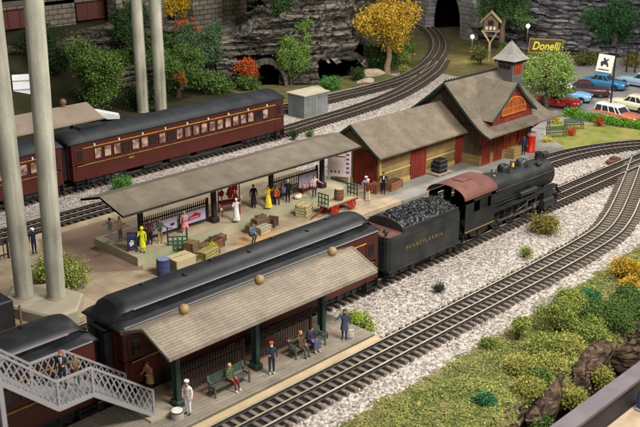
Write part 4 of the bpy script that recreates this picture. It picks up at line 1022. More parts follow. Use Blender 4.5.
    if hat=='round':
        b=MB(); b.lathe((hc.x,hc.y,hc.z+.06*s),[(.1*s,-.01*s),(.115*s,0),(.12*s,.045*s),(.1*s,.07*s),(.02*s,.075*s)],14); b.build('hat',cmat(hatc),root,smooth=True)
    elif hat=='cap':
        b=MB(); b.lathe((hc.x,hc.y+.01,hc.z+.05*s),[(.1*s,-.01),(.105*s,.02),(.135*s,.05),(.13*s,.075),(.03*s,.085)],14); b.prism([(-.09,-.05),(.09,-.05),(.06,-.19),(-.06,-.19)],.045,.057,axis='z') if False else b.box(hc.x-.07,hc.x+.07,hc.y-.17,hc.y-.07,hc.z+.045,hc.z+.06); b.build('cap',cmat(hatc),root,smooth=False)
    elif hat=='brim':
        b=MB(); b.lathe((hc.x,hc.y,hc.z+.07*s),[(.17*s,-.01),(.17*s,.005),(.1*s,.01),(.095*s,.09),(.06*s,.11),(.01,.1)],16); b.build('hat',cmat(hatc),root,smooth=True)
    elif hat=='hood':
        b=MB(); b.sph((hc.x,hc.y+.03,hc.z+.01),.13*s,n=12,m=8,sz=1.1); b.build('hood',cmat(hatc),root,smooth=True)
    hz*=s
    if skirt:
        b=MB(); c,ln_,w=skirt
        if sit: b.loft([[(x_,y_,z_) for x_,y_,z_ in ((-.2*q,yy,zz-.11),(.2*q,yy,zz-.11),(.2*q,yy,zz+.09),(-.2*q,yy,zz+.09))] for q,yy,zz in ((.9,.12,.56),(1.05,-.1,.57),(1.1,-.5,.55))],0,True); b.loft([[(-.2,-.5,.6),(.2,-.5,.6),(.2,-.36,.6),(-.2,-.36,.6)],[(-.22,-.54,.25),(.22,-.54,.25),(.22,-.38,.25),(-.22,-.38,.25)]],0,True)
        else: b.lathe((0,0,0),[(.15*s,hz+.14*s),(.17*s,hz),(w*.75*s,hz-ln_*.5*s),(w*s,hz-ln_*s),(w*.9*s,hz-ln_*s+.01)],18,0,1,.85)
        b.build('skirt',cmat(c),root,smooth=True)
    if coat:
        b=MB(); c,ln_=coat; b.lathe((0,-.0,0),[(.165*s,hz+.3*s),(.15*s,hz+.16*s),(.18*s,hz-.02),(.22*s,hz-ln_*s),(.2*s,hz-ln_*s+.01)],16,0,1,.78); o=b.build('coat',cmat(c),root,smooth=True)
    if bag:
        b=MB(); sx,yy,zz,w,hh,c=bag; b.bev(sx-w/2,sx+w/2,yy-.06,yy+.06,zz,zz+hh,.03); b.bar((sx-w*.3,yy,zz+hh),(sx,yy,zz+hh+.14),.015); b.bar((sx+w*.3,yy,zz+hh),(sx,yy,zz+hh+.14),.015)
        bo=b.build('carried_bag',cmat(c),None); bo.location=root.matrix_basis@Vector((0,0,0)); bo.rotation_euler=(0,0,rz)
        tag(bo,bag[6] if len(bag)>6 else 'bag held by the person beside it','bag') if False else None
        return root,bo
    return root
ARM_DOWN=((.25,.02,-.27),(.27,-.04,-.52))
ARM_FWD=((.23,-.08,-.25),(.17,-.3,-.22))
ARM_OUT=((.36,-.05,-.2),(.55,-.12,-.28))
ARM_LAP=((.25,-.02,-.26),(.15,-.24,-.38))
ARM_HIP=((.33,.05,-.22),(.2,-.1,-.36))
ARM_UP=((.3,-.12,-.05),(.34,-.3,.15))
CAM=-math.atan2(.715,.70)            # turn that makes a figure face the camera (local front is -Y)
CF=-PI/4
person('sailor in an all-white uniform and round white cap standing near the white drum',23.15,31.0,.48,CF-.6,'#d9d4cf','#d9d4cf','#2a2420','#6b4a2c',hat='round',arms=(ARM_HIP,ARM_DOWN))
person('man with sandy hair, green shirt and maroon trousers sitting on the nearest green bench',26.0,31.42,.46,.15,'#4d5c38','#6e2227','#d8d0c4','#c0a074','sit',arms=(ARM_LAP,ARM_LAP))
person('bearded man in a navy suit and bright red cap standing between the two benches',28.35,31.0,.48,CF+.2,'#28303d','#262c38','#c9c2b6','#c9c2b6',hat='round',hatc='#c43a24',arms=(ARM_FWD,ARM_DOWN),beard='#d9d4c8')
person('man in a brown coat and grey trousers sitting on the far bench, arm stretched out',30.75,31.42,.46,.0,'#5d4634','#4a443c','#332a22','#c48a5e','sit',arms=(((.4,.1,-.12),(.62,.14,-.05)),ARM_LAP))
person('woman in a dark purple dress sitting on the far bench beside the man in brown',31.55,31.42,.46,-.1,'#3c2f45','#c79c7e','#b98c8c','#2c2124','sit',arms=(ARM_LAP,ARM_LAP),skirt=('#4b4a63',.5,.3))
_p,_b=person('man in a long dark blue coat standing at the far end of the front platform',33.55,30.95,.48,CF,'#3b4254','#343a4a','#1d1b1a','#4a3020',arms=(ARM_OUT,ARM_DOWN),coat=('#3d4558',.35),bag=(.36,-.02,.18,.3,.42,'#b9b2a8'))
_b.name='carrier_bag'; tag(_b,'pale carrier bag held by the man in the blue coat','bag')
person('man in a tan overcoat bending forward at the foot of the stair footbridge',23.05,33.75,.48,CF-.5,'#8a6a44','#2b2420','#1d1815','#7a3d22',lean=.18,coat=('#8f7148',.35),arms=(ARM_FWD,ARM_FWD))
person('man in a dark suit, white shirt and red tie on the footbridge landing',18.35,33.35,2.9,CF,'#2d3230','#2b2f2d','#151413','#8a4f38',arms=(ARM_DOWN,ARM_FWD),h=1.8,front=('#e4ddd2','#a5282a'))
person('shorter figure in khaki clothes holding the landing rail beside the suited man',18.85,33.1,2.9,CF+.3,'#7a6a4c','#4c5a3c','#2a221c','#8c7858',h=1.5,arms=(ARM_FWD,ARM_FWD))
person('railway guard in dark navy uniform and white cap standing between the cream poles',28.55,53.9,.3,CF+.7,'#1d2030','#1b1e2c','#101012','#2a211c',hat='cap',hatc='#e4e0d8',arms=(ARM_DOWN,ARM_UP))
person('person with black hair and grey shirt left of the yellow-shirted figure on the brown band',32.5,50.95,.9,CF-.5,'#8d8f92','#b7b2a6','#cfc8bc','#16120f',h=1.6,arms=(ARM_OUT,ARM_FWD))
person('figure in a pale yellow shirt and grey-blue trousers, right of the black-haired one',32.95,50.5,.9,CF+2.6,'#c9b877','#6c7682','#b9b2a6','#b08a55',h=1.7,arms=(ARM_FWD,ARM_OUT))
person('figure in a bright yellow hooded raincoat standing beside the blue letterbox',32.75,47.75,.9,CF-.2,'#cfd02c','#cfd02c','#24211d',None,hat='hood',hatc='#cfd02c',coat=('#d2d330',.55),arms=(ARM_FWD,ARM_DOWN))
person('figure with red hair, maroon top and dark trousers behind the yellow raincoat',33.95,48.6,.9,CF,'#5c2a33','#1f1b22','#1c1818','#a5382a',arms=(ARM_FWD,ARM_DOWN))
person('figure with red cap, green shirt and tan trousers by the left canopy post',34.5,48.25,.9,CF+.3,'#3d5230','#9b7f52','#d3c6ac','#9c3524',hat='round',hatc='#b04a2c',arms=(ARM_FWD,ARM_FWD))
person('woman in a pink skirt and cream blouse standing in front of the posters',36.7,48.45,.9,CF,'#c9a8a0','#d8b9a2','#e3d5c8','#d9c28c',skirt=('#d97f86',.42,.3),arms=(ARM_DOWN,ARM_FWD),h=1.65,skin=M_SKINP)
person('woman in a white dress with red trim standing before the red stall',40.6,47.7,.9,CF,'#dcd6d2','#c9c4c8','#9aa0a8','#e3ded6',skirt=('#dedad6',.75,.27),arms=(ARM_FWD,ARM_UP),skin=M_SKINP)
person('woman in a bright yellow dress under the middle of the back canopy',44.05,48.2,.9,CF,'#c8a92c','#c39a80','#d6b48c','#7d3b20',skirt=('#d6bd3c',.8,.3),arms=(ARM_FWD,ARM_UP),skin=M_SKINP)
person('figure in dark clothes with a dark cloak standing left of the yellow dress',43.45,49.1,.9,CF+.4,'#241f22','#1e1a1e','#161315','#5c2b1c',coat=('#231e22',.7))
person('seated figure in an orange top against the right picket fence',45.35,48.75,.86,CF+.2,'#b8531f','#2b2a2e','#3a2f2a','#6b3a20','sit',arms=(ARM_LAP,ARM_LAP))
person('man in a black suit with white hair standing right of the orange-topped figure',46.0,48.2,.9,CF,'#17161a','#151418','#101012','#d6d2cc',arms=(ARM_FWD,ARM_DOWN))
person('woman in a pink and white blouse with one arm out near the right post',48.15,47.6,.9,CF+.2,'#c9a4ae','#3d3a44','#2a2529','#5a3524',arms=(ARM_FWD,ARM_OUT),skin=M_SKINP)
person('man in blue work clothes crouching with a foot forward on the ochre boards',39.7,45.25,.3,CF+.9,'#5d718c','#323c52','#1d1a18','#6b3320','crouch',arms=(ARM_FWD,ARM_LAP),h=1.85)
person('man in a reddish-brown shirt and cream trousers seen from behind, standing near the baggage wagon',51.5,45.25,.3,CF+2.7,'#7c3522','#d6c49a','#2b2420','#ded6c6',hat='round',hatc='#ddd6c8')
person('man in grey-blue clothes and white cap talking to the man in cream trousers',51.95,45.85,.3,CF+.4,'#8b95a0','#5c6b80','#2b2826','#dcd6ca',hat='round',hatc='#e0dbd0',arms=(ARM_HIP,ARM_DOWN))
person('man in a black suit and white shirt front by the freight house corner',53.7,45.6,.3,CF,'#17171a','#151518','#111113','#2a2522',arms=(ARM_HIP,ARM_HIP),front=('#e4e0d8',))
person('figure in dark blue standing left of the red cylinder machine at the station wall',70.45,43.85,.3,CF,'#29304a','#1f2432','#151515','#39271c')
person('figure in grey clothes standing on the station forecourt by the flower beds',80.3,47.4,.05,CF,'#7d7b78','#5a5148','#2a2521','#3a2b20')

# ------------------------------------------------------------------ platform goods
def crate(label,x,y,z,w,d,h,c,rz=0,group='crates and cases on the platforms',name='wooden_crate',cat='crate',slats=True):
    root=empty(name,label,cat,(x,y,z),rz,group); b=MB(); b.bev(-w/2,w/2,-d/2,d/2,0,h,.03); b.build('case',mat('case_'+c.strip('#'),c,None,rough=.8) if not slats else rowmat('crate_'+c.strip('#'),c,c,'#3a2c1c',bw=3,rh=.22,ms=.02,axes='xz'),root)
    b=MB()
    for sx in (-1,1):
        for sy in (-1,1): b.box(sx*w/2-.04,sx*w/2+.04,sy*d/2-.04,sy*d/2+.04,0,h+.01)
    b.box(-w/2-.02,w/2+.02,-.04,.04,h,h+.02); b.build('corner_battens',mat('batten_'+c.strip('#'),c,'#4a3a28',rough=.8,scale=4),root); return root
crate('large cream-topped crate next to the blue barrel',33.75,45.15,.3,1.6,1.2,.85,'#a39873',.0,slats=False)
crate('brown upright box behind the large cream crate, left of the yellow flowers',35.5,46.3,.3,.7,.7,1.0,'#77603f',.3)
crate('flat pale green-topped case with the yellow flowers lying on it',36.2,45.5,.3,1.5,.8,.5,'#8d8450',.25)
crate('brown trunk at the right end of the luggage heap near the flowers',37.5,46.3,.3,1.0,.7,.65,'#6d4a36',.2)
crate('reddish-brown suitcase standing apart above the luggage heap',38.3,47.0,.3,1.0,.5,.45,'#7a5140',.0,name='suitcase',cat='suitcase',slats=False)
crate('long low brown box behind the flowered case',36.6,46.4,.3,1.2,.5,.55,'#6d5238',.2)
crate('white-fronted case at the front of the heap beside the crouching man',41.6,46.1,.3,1.1,.6,.5,'#a39c86',.1)
crate('olive case at the left of the heap beside the crouching man',41.0,46.6,.3,.6,.6,.6,'#5f5434',.3)
crate('brown case lying on top of the heap beside the crouching man',41.9,46.7,.3,1.1,.6,.85,'#66523a',.0)
crate('dark brown case at the right of the heap beside the crouching man',42.9,46.6,.3,.7,.6,.65,'#4a3226',.4)
crate('small brown box at the back of the heap beside the crouching man',42.4,47.2,.3,.6,.4,.8,'#70583a',.0)
crate('round-topped cream hamper left of the baggage wagon',46.1,46.6,.3,1.0,.8,.85,'#b8ab7c',.3,name='hamper',cat='hamper')
crate('reddish crate at the freight house corner, left of the man in black',53.6,46.35,.3,.8,.6,.75,'#7a4a38',.2)
crate('long brown crate with pale sides against the freight house wall',55.3,45.95,.3,1.5,.7,.65,'#84583c',.1)
def barrel(label,x,y,z,r,h,c,rings=True,lid=None,name='barrel'):
    root=empty(name,label,'barrel' if name=='barrel' else 'drum',(x,y,z)); b=MB(); b.lathe((0,0,0),[(r*.86,0),(r*.97,h*.25),(r,h*.5),(r*.97,h*.75),(r*.86,h)] if rings else [(r,0),(r,h*.33),(r*1.03,h*.34),(r,h*.36),(r,h*.66),(r*1.03,h*.67),(r,h*.69),(r,h)],18); b.build('shell',mat('barrel_'+c.strip('#'),c,None,rough=.6),root,smooth=True)
    b=MB()
    for z_ in (.12,.3,.7,.88) if rings else (.98,): 
        k=r*(.86+.14*math.sin(PI*z_))+.012 if rings else r*1.03
        b.lathe((0,0,h*z_),[(k,-.02),(k,.02)],18,)
    b.build('hoops',mat('hoop_grey','#4a453f',None,rough=.5,metal=.5),root,smooth=True)
    b=MB(); b.lathe((0,0,h),[(r*.9,-.01),(r*.92,.035),(r*.8,.05)],18); b.build('lid',cmat(lid) if lid else M_PLAT,root)
    return root
barrel('blue steel barrel with pale top left of the large cream crate',32.35,45.1,.3,.42,1.05,'#2f3a5c',False,'#6d7a94')
barrel('white-lidded drum standing on the platform beside the sailor',22.62,31.15,.48,.3,.36,'#8e8b84',False,'#d3cfc6','drum')
root=empty('letterbox','dark blue letterbox with a white emblem beside the yellow raincoat','letterbox',(32.5,48.5,.9),CF)
b=MB(); b.box(-.3,.3,-.25,.25,.25,1.0); b.prism([(-.25,1.0)]+[(.25*-math.cos(t),1.0+.25*math.sin(t)) for t in np.linspace(0,PI,9)],-.3,.3,axis='x'); b.build('box',mat('postal_blue','#232745','#2a2e4f',rough=.5,scale=2),root,smooth=False)
b=MB(); b.box(-.14,.14,-.26,-.251,.5,.68); b.box(-.05,.15,-.262,-.251,.68,.82); b.box(-.1,.02,-.262,-.251,.4,.5); b.build('emblem',M_WHITE,root)
for sx in (-.26,.26):
    for sy in (-.21,.21):
        b=MB(); b.box(sx-.035,sx+.035,sy-.035,sy+.035,0,.25); b.build('leg',mat('postal_blue','','',),root)
root=empty('flower_box','small bunch of yellow flowers lying on the flat case','flowers',(36.75,45.75,.8))
V,F=leaves([(0,0,.1,.3,.2,.12)],260,.07,np.random.RandomState(2)); rawmesh('blooms',V,F,vmat('bright_yellow_bloom',['#d6d632','#b9c22c','#e3e05a','#7c8a2a']),parent=root)
# green hand rack
root=empty('luggage_rack','tall dark green two-posted luggage rack standing behind the large cream crate','luggage rack',(35.1,47.2,.3),CF+.1)
for sx in (-.62,.62):
    b=MB(); b.box(sx-.05,sx+.05,-.05,.05,0,1.85); b.build('post',M_GREEND,root)
b=MB()
for z_ in (.25,.55,.85,1.15): b.box(-.6,.6,-.03,.03,z_,z_+.09)
for x_ in (-.35,-.05,.25): b.box(x_,x_+.12,-.045,-.03,.2,1.2)
b.build('slats',mat('rack_green','#23503c','#2e5f49',rough=.5,scale=2),root)
# baggage wagon
root=empty('baggage_wagon','red-wheeled baggage wagon with dark green end racks in front of the freight house','baggage wagon',(48.6,45.5,.3),.02)
b=MB(); b.box(-1.75,1.55,-.5,.5,.72,.82); b.build('deck',mat('wagon_deck','#8d8266','#9c9074',rough=.9,scale=2),root)
b=MB(); b.box(-1.75,1.55,-.52,-.48,.62,.74); b.box(-1.75,1.55,.48,.52,.62,.74); b.box(-1.1,-.95,-.5,.5,.4,.7); b.box(.75,.9,-.5,.5,.4,.7); b.bar((-1.7,0,.6),(-2.9,0,.15),.07); b.build('chassis',mat('wagon_red','#76241a','#5e1c14',rough=.6,scale=2),root)
for x_ in (-1.68,1.48):
    b=MB()
    for y_ in (-.47,-.16,.16,.47): b.box(x_-.03,x_+.03,y_-.03,y_+.03,.82,1.7)
    for z_ in (1.0,1.35,1.66): b.box(x_-.025,x_+.025,-.5,.5,z_-.03,z_+.03)
    b.build('end_rack',M_GREEND,root)
for x_ in (-1.02,.82):
    for y_ in (-.56,.56):
        w=wheel_mb(.4,.08,8).build('wheel',mat('wheel_red','#a02c1d','#8a2518',rough=.5,scale=2),root); w.location=(x_,y_,.4)
barrel('brown wooden barrel standing on the baggage wagon',48.6,45.5,1.12,.36,.85,'#6b4c38')
# pallet with dark stacked cases
root=empty('pallet','pale pallet against the freight house wall carrying the stack of dark trays','pallet',(61.0,45.75,.3))
b=MB(); b.box(-.9,.9,-.65,.65,.1,.16); 
for k in (-.8,0,.8): b.box(k-.06,k+.06,-.65,.65,0,.1)
b.build('boards',M_CONC,root)
for k in range(3):
    r_=empty('dark_tray','%s dark tray of the stack on the pallet by the freight house'%('lowest','middle','topmost')[k],'tray',(61.0,45.75,.46+.38*k),R.uniform(-.05,.05),'dark trays stacked on the pallet')
    b=MB(); b.bev(-.5,.5,-.4,.4,0,.33,.03); b.build('body',M_IRON,r_); b=MB(); b.box(-.52,.52,-.42,.42,.27,.31); b.build('rim',mat('grey_rim','#5c5f60',None,rough=.6),r_)
# tall pale display board under the canopy end
root=empty('display_board','tall white hand-lettered board leaning by the freight house red door','display board',(53.0,49.6,.3),CF-.25)
b=MB(); b.box(-.95,.95,-.04,.04,.7,3.1); b.build('panel',mat('chalky_panel','#b8a5a0','#cdbfb8',rough=.7,scale=1.5),root)
b=MB(); 
for z_,a,c_ in ((2.55,-.5,.2),(2.3,-.3,.5)): b.box(a,c_,-.05,-.041,z_,z_+.1)
for k in range(3): b.box(-.7+k*.3,-.55+k*.3,-.05,-.041,1.0,1.2)
b.build('marks',cmat('#7a4238'),root); b=MB()
for k in range(5): b.box(.55,.8,-.05,-.041,1.0+k*.36,1.16+k*.36)
b.build('side_marks',cmat('#5b4a78'),root)
for sx in (-.8,.8): b=MB(); b.box(sx-.05,sx+.05,-.02,.06,0,3.1); b.build('leg',M_WHITE,root)
# red stall
root=empty('market_stall','small red-framed stall hung with red goods under the back canopy','stall',(41.4,49.4,.9),CF+.4)
for sx in (-.65,.65):
    for sy in (-.4,.4): b=MB(); b.box(sx-.03,sx+.03,sy-.03,sy+.03,0,2.3); b.build('post',cmat('#8c1f1c'),root)
for q in (.85,2.28): b=MB(); b.box(-.7,.7,-.45,.45,q,q+.06); b.build('shelf',cmat('#7a1f1c'),root)
b=MB()
for k in range(12): b.sph((R.uniform(-.6,.6),R.uniform(-.45,.2),R.uniform(1.2,2.2)),R.uniform(.12,.22),n=8,m=6)
b.build('hung_goods',mat('stall_goods','#b3161d','#7d1a1c',rough=.6,scale=3),root,smooth=True)
b=MB()
for q in ((-.75,-.5,.6),(.75,-.5,1.3)): b.sph(q,.11,n=8,m=6)
b.build('white_lamps',M_WHITE,root,smooth=True)
root=empty('small_bundle','round cream bundle lying on the platform right of the man in black','bundle',(47.1,48.3,.9)); b=MB(); b.sph((0,0,.16),.3,n=12,m=8,sz=.55); b.sph((.28,0,.24),.12,n=8,m=6); b.build('wrap',mat('cream_cloth','#cfc4a4',None,rough=.8),root,smooth=True)
for i,(x_,l) in enumerate(((48.5,'left'),(49.2,'right'))):
    r_=empty('parcel','%s of the two small pink-white parcels on the low shelf by the right fence'%l,'parcel',(x_,48.9,1.3),0,'pink-white parcels'); b=MB(); b.bev(-.22,.22,-.15,.15,0,.3,.03); b.build('wrapping',cmat('#d0b4b0'),r_); b=MB(); b.box(-.03,.03,-.16,.16,0,.31); b.build('string',cmat('#a8605c'),r_)
root=empty('low_shelf','low dark red shelf carrying two pink-white parcels','shelf',(48.85,48.9,.9)); b=MB(); b.box(-.8,.8,-.22,.22,.34,.4); b.build('top',cmat('#6d2c26'),root)
for sx in (-.7,.7): b=MB(); b.box(sx-.04,sx+.04,-.18,.18,0,.34); b.build('leg',cmat('#6d2c26'),root)
# red cylindrical machine
root=empty('vending_machine','red cylindrical machine with pale domed top at the station wall','machine',(71.75,43.95,.3)); 
b=MB(); b.lathe((0,0,0),[(.42,0),(.42,.15),(.38,.2),(.38,1.5)],18); b.build('drum',mat('machine_red','#a51f14','#93190f',rough=.35,scale=2),root,smooth=True)
b=MB(); b.lathe((0,0,1.5),[(.44,0),(.46,.12),(.36,.3),(.05,.38)],18); b.build('dome',mat('dome_pink','#b0706c',None,rough=.4),root,smooth=True)

# ------------------------------------------------------------------ stair footbridge
def footbridge():
    root=empty('stair_footbridge','pale metal stair footbridge with crossed lattice sides climbing out of the lower left','footbridge',(18.5,33,.48))
    path=[(21.95,.55),(18.95,2.88),(17.3,2.88),(12.2,7.6)]
    for Y in (32.0,34.15):
        b=MB()
        for i in range(3):
            a,c=path[i],path[i+1]
            b.bar((a[0],Y,a[1]),(c[0],Y,c[1]),.09,.2); b.bar((a[0],Y,a[1]+1.28),(c[0],Y,c[1]+1.28),.1,.09)
        for (x,z) in path: b.bar((x,Y,z-.08),(x,Y,z+1.31),.106)
        b.build('side_girder',M_LATT,root,world=True)
        b=MB()
        for i in range(3):
            a,c=path[i],path[i+1]; L=abs(a[0]-c[0]); n=max(3,int(L/.29)); zz=lambda x:a[1]+(c[1]-a[1])*(x-a[0])/(c[0]-a[0])
            w=.62
            for k in range(-2,n+1):
                for s in (1,-1):
                    xa=a[0]-(k)*L/n; xb=xa-w
                    if s<0: xa,xb=xb,xa
                    p=[xa,zz(xa)+.05]; q=[xb,zz(xb)+1.25]
                    lo,hi=c[0],a[0]
                    # clip to the panel
                    def cl(p,q):
                        t0,t1=0,1; dx=q[0]-p[0]
                        for bound,sg in ((lo,1),(hi,-1)):
                            if dx==0: continue
                            t=(bound-p[0])/dx
                            if (dx*sg)>0: t0=max(t0,t)
                            else: t1=min(t1,t)
                        if t1-t0<.1: return None
                        return ([p[0]+dx*t0,p[1]+(q[1]-p[1])*t0],[p[0]+dx*t1,p[1]+(q[1]-p[1])*t1])
                    r=cl(p,q)
                    if r: b.bar((r[0][0],Y+.012*s,r[0][1]),(r[1][0],Y+.012*s,r[1][1]),.02,.05)
        b.build('lattice',M_LATT,root,world=True)
    b=MB(); b.box(17.3,18.95,32.05,34.1,2.82,2.9); b.build('landing',mat('landing_plate','#6f6d6c','#7d7a78',rough=.8,scale=2),root,world=True)
    for a,c in ((path[0],path[1]),(path[2],path[3])):
        b=MB(); n=int((c[1]-a[1])/.2)
        for k in range(n): 
            t=(k+.5)/n; x=a[0]+(c[0]-a[0])*t; z=a[1]+(c[1]-a[1])*t; b.box(x-.16,x+.14,32.05,34.1,z-.03,z+.02)
        b.build('treads',mat('landing_plate','',''),root,world=True)
    b=MB(); b.box(14.75,14.95,31.9,32.1,0.48,5.3); b.build('leg',M_LATT,root,world=True)
    b=MB(); b.box(14.75,14.95,34.05,34.25,0.0,5.3); b.build('leg',M_LATT,root,world=True)
footbridge()
b=MB(); b.prism([(21.5,31.6),(23.0,31.6),(23.0,34.2),(21.5,34.2)],.48,.56,axis='z'); tag(b.build('footbridge_pad',M_CONC),kind='structure')

# ------------------------------------------------------------------ road cars
M_CHR=mat('chrome','#b5b5b2','#8a8a88',rough=.2,metal=1,scale=3); M_TYRE=mat('tyre','#17171a','#202022',rough=.85,scale=4); M_CGL=mat('car_glass','#1c2226','#2a3236',rough=.1,scale=1,spec=.8)
def roadcar(label,x,y,rz,c,roofc=None,style='sedan',c2=None,group='vintage cars in the car park'):
    root=empty('parked_car',label,'car',(x,y,.02),rz,group)
    pm=mat('carpaint_'+c.strip('#'),c,None,rough=.3,coat=.6,spec=.5); rm=mat('carpaint_'+(roofc or c).strip('#'),roofc or c,None,rough=.3,coat=.6,spec=.5)
    def sec(x,w,zb,zm,zt,tw):
        zm+=.06; zt+=.06
        h=[(-w*.93,zb),(-w,zb+.12),(-w,zm),(-w*.96,zm+.06),(-tw,zt),(0,zt+.03),(tw,zt),(w*.96,zm+.06),(w,zm),(w,zb+.12),(w*.93,zb)]
        return [(x,a,b) for a,b in h]
    st=[(-2.55,.62,.42,.62,.72,.45),(-2.48,.78,.32,.7,.84,.6),(-2.1,.88,.28,.78,.98,.68),(-1.4,.92,.27,.82,1.04,.72),(0,.92,.27,.84,1.05,.74),(1.0,.92,.27,.84,1.04,.7),(1.8,.9,.28,.8,1.0,.6),(2.3,.84,.3,.74,.93,.52),(2.5,.72,.36,.66,.84,.4),(2.55,.6,.42,.6,.74,.3)]
    b=MB(); b.loft([sec(*s) for s in st],0,True); body=b.build('body',pm,root,smooth=True)
    if style=='wagon': g=[(-2.3,1.15,-2.0,.95)]
    f0,f1,r0,r1={'sedan':(-1.75,1.05,-1.0,.35),'coupe':(-1.6,.8,-.9,.2),'wagon':(-2.35,1.1,-2.15,.45)}[style]
    rg=lambda xa,xb,w,z:[(xa+.12,-w,z),(xb-.15,-w,z),(xb,-w*.7,z),(xb,w*.7,z),(xb-.15,w,z),(xa+.12,w,z),(xa,w*.7,z),(xa,-w*.7,z)]
    b=MB(); b.loft([rg(f0,f1,.8,.98),rg(r0,r1,.66,1.56)],0,True); b.build('window_glass',M_CGL,root)
    b=MB(); b.loft([rg(r0-.08,r1+.08,.69,1.55),rg(r0-.06,r1+.06,.68,1.63),rg(r0+.12,r1-.12,.5,1.74)],0,True)
    for s in (-1,1):
        for xa,xb in ((f0+.14,r0+.1),(f1-.17,r1-.12)): b.bar((xa,s*.8,.98),(xb,s*.67,1.58),.07)
        for t in ((.45,) if style=='coupe' else (.36,.68) if style=='sedan' else (.3,.55,.8)):
            b.bar((f0+(f1-f0)*t,s*.81,.98),(r0+(r1-r0)*t,s*.675,1.58),.06)
    b.build('roof',rm,root)
    if c2:
        b=MB(); 
        for s in (-1,1): b.prism([(-2.4,.6),(-2.4,.86),(.4,.78),(1.2,.62)],s*.925-.012,s*.925+.012)
        b.build('side_flash',mat('carpaint_'+c2.strip('#'),c2,None,rough=.3),root)
    b=MB()
    for sx,xx in ((1,2.56),(-1,-2.56)): b.bev(xx-.06,xx+.06,-.86,.86,.38,.52,.03)
    b.box(2.5,2.57,-.5,.5,.55,.72)
    for s in (-1,1): b.box(-2.2,2.2,s*.93-.008,s*.93+.008,.56,.585)
    b.build('bumpers_and_trim',M_CHR,root)
    for s in (-1,1):
        b=MB(); b.cyl((2.46,s*.62,.74),(2.57,s*.62,.74),.1,n=12); b.build('headlight',mat('lamp_glass','#d8d6cc',None,rough=.2),root)
        b=MB(); b.cyl((-2.46,s*.66,.72),(-2.56,s*.66,.72),.06,n=10); b.build('tail_light',mat('tail_red','#8f120e',None,rough=.3),root)
        for xx in (-1.45,1.55):
            w=MB(); w.cyl((0,-.09,0),(0,.09,0),.34,n=20); wo=w.build('wheel',M_TYRE,root,smooth=True); wo.location=(xx,s*.82,.33)
            w=MB(); w.cyl((0,s*.085,0),(0,s*.1,0),.25,n=18,mi=0); w.cyl((0,s*.1,0),(0,s*.12,0),.15,n=14,mi=1); w.build('hub',[M_WHITE,M_CHR],wo)
            w=MB(); w.lathe((0,0,0),[(.39,-.012),(.39,.012)],18); a=w.build('wheel_arch',M_IRON,root); a.location=(xx,s*.925,.36); a.rotation_euler=(PI/2,0,0)
    return root
RZ=-.8
roadcar('orange estate car with a white roof parked beside the hedge, nearest the camera',88.0,44.3,PI+1.45+0.0,'#a85a40','#d8d4cc','wagon','#b7aca2')
roadcar('cream car at the right edge of the car park behind the orange estate',93.6,45.4,1.5,'#c9c2a0','#cfc9ac','sedan')
roadcar('bright blue car parked across the far side of the car park',101.3,52.9,-1.5,'#2f6c93','#3f7ca0','sedan')
roadcar('pale grey-blue car behind the bright blue car, by the right edge',105.0,50.4,1.6,'#8ba3b5','#94aaba','coupe')
roadcar('dark maroon car between the pale blue car and the bright blue car',96.2,52.4,-1.05,'#421d20','#4a2326','sedan')
roadcar('light blue car with white roof between the red car and the maroon car',92.6,52.6,-1.2,'#6f9dc0','#c7ccce','sedan')
roadcar('red car half hidden behind the green tree beside the station',89.3,52.0,-1.35,'#a01a18','#98181a','coupe')
roadcar('white-roofed car behind the green tree, farthest row',95.8,56.4,-1.2,'#b9b5b0','#d2cfca','sedan')

# ------------------------------------------------------------------ lawn: hedge, flowers, benches
root=empty('hedge','low clipped green hedge between the lawn and the car park','hedge',(86.3,46,0))
hp=[(86.6,49.0),(86.3,47.6),(86.3,45.2),(86.6,42.6),(87.3,39.5)]
bl=[]
for i in range(len(hp)-1):
    for k in range(6): t=k/6; bl.append((hp[i][0]+(hp[i+1][0]-hp[i][0])*t-86.3,hp[i][1]+(hp[i+1][1]-hp[i][1])*t-46,.35,.42,.42,.4))
V,F=leaves(bl,6500,.16,np.random.RandomState(4)); rawmesh('foliage',V,F,folmat('lawn_green',['#4d7a22','#62912c','#3b6419','#75a53a']),parent=root)
b=MB()
for q in bl[::2]: b.cyl((q[0],q[1],0),(q[0],q[1],.4),.04,n=5)
b.build('stems',M_BARK,root)
for i,(x,y,w,h,f,l) in enumerate([(75.7,44.6,1.3,.7,folmat('clear_yellow',['#b5a12a','#cdb838','#8f8a28','#d8c95a']),'clump of yellow flowers at the station end of the lawn'),(83.2,48.4,1.4,1.0,folmat('clear_yellow',[]),'clump of yellow-orange flowers beside the hedge end'),(79.9,44.6,1.2,.8,G_RED,'orange-red flower clump between the two green benches and the track'),(85.0,44.6,1.3,1.0,folmat('rust_flower',['#9a4a26','#7c3a1e','#b55f38','#5e4222']),'rust-coloured flower clump at the foot of the hedge'),(78.2,49.3,1.2,.5,folmat('brownish_red',['#5e2a20','#74382a','#47211a']),'low brownish-red flower clump near the station end wall')]):
    shrub(l,x,y,.03,w,h,f,300+i,700,.12,name='flower_clump',cat='flowers')
bench('green bench facing the track at the station end of the lawn',78.6,45.6,.05,-.55,'green benches on the lawn',1.9)
bench('green bench nearer the hedge on the lawn',82.4,45.9,.05,-.6,'green benches on the lawn',1.9)
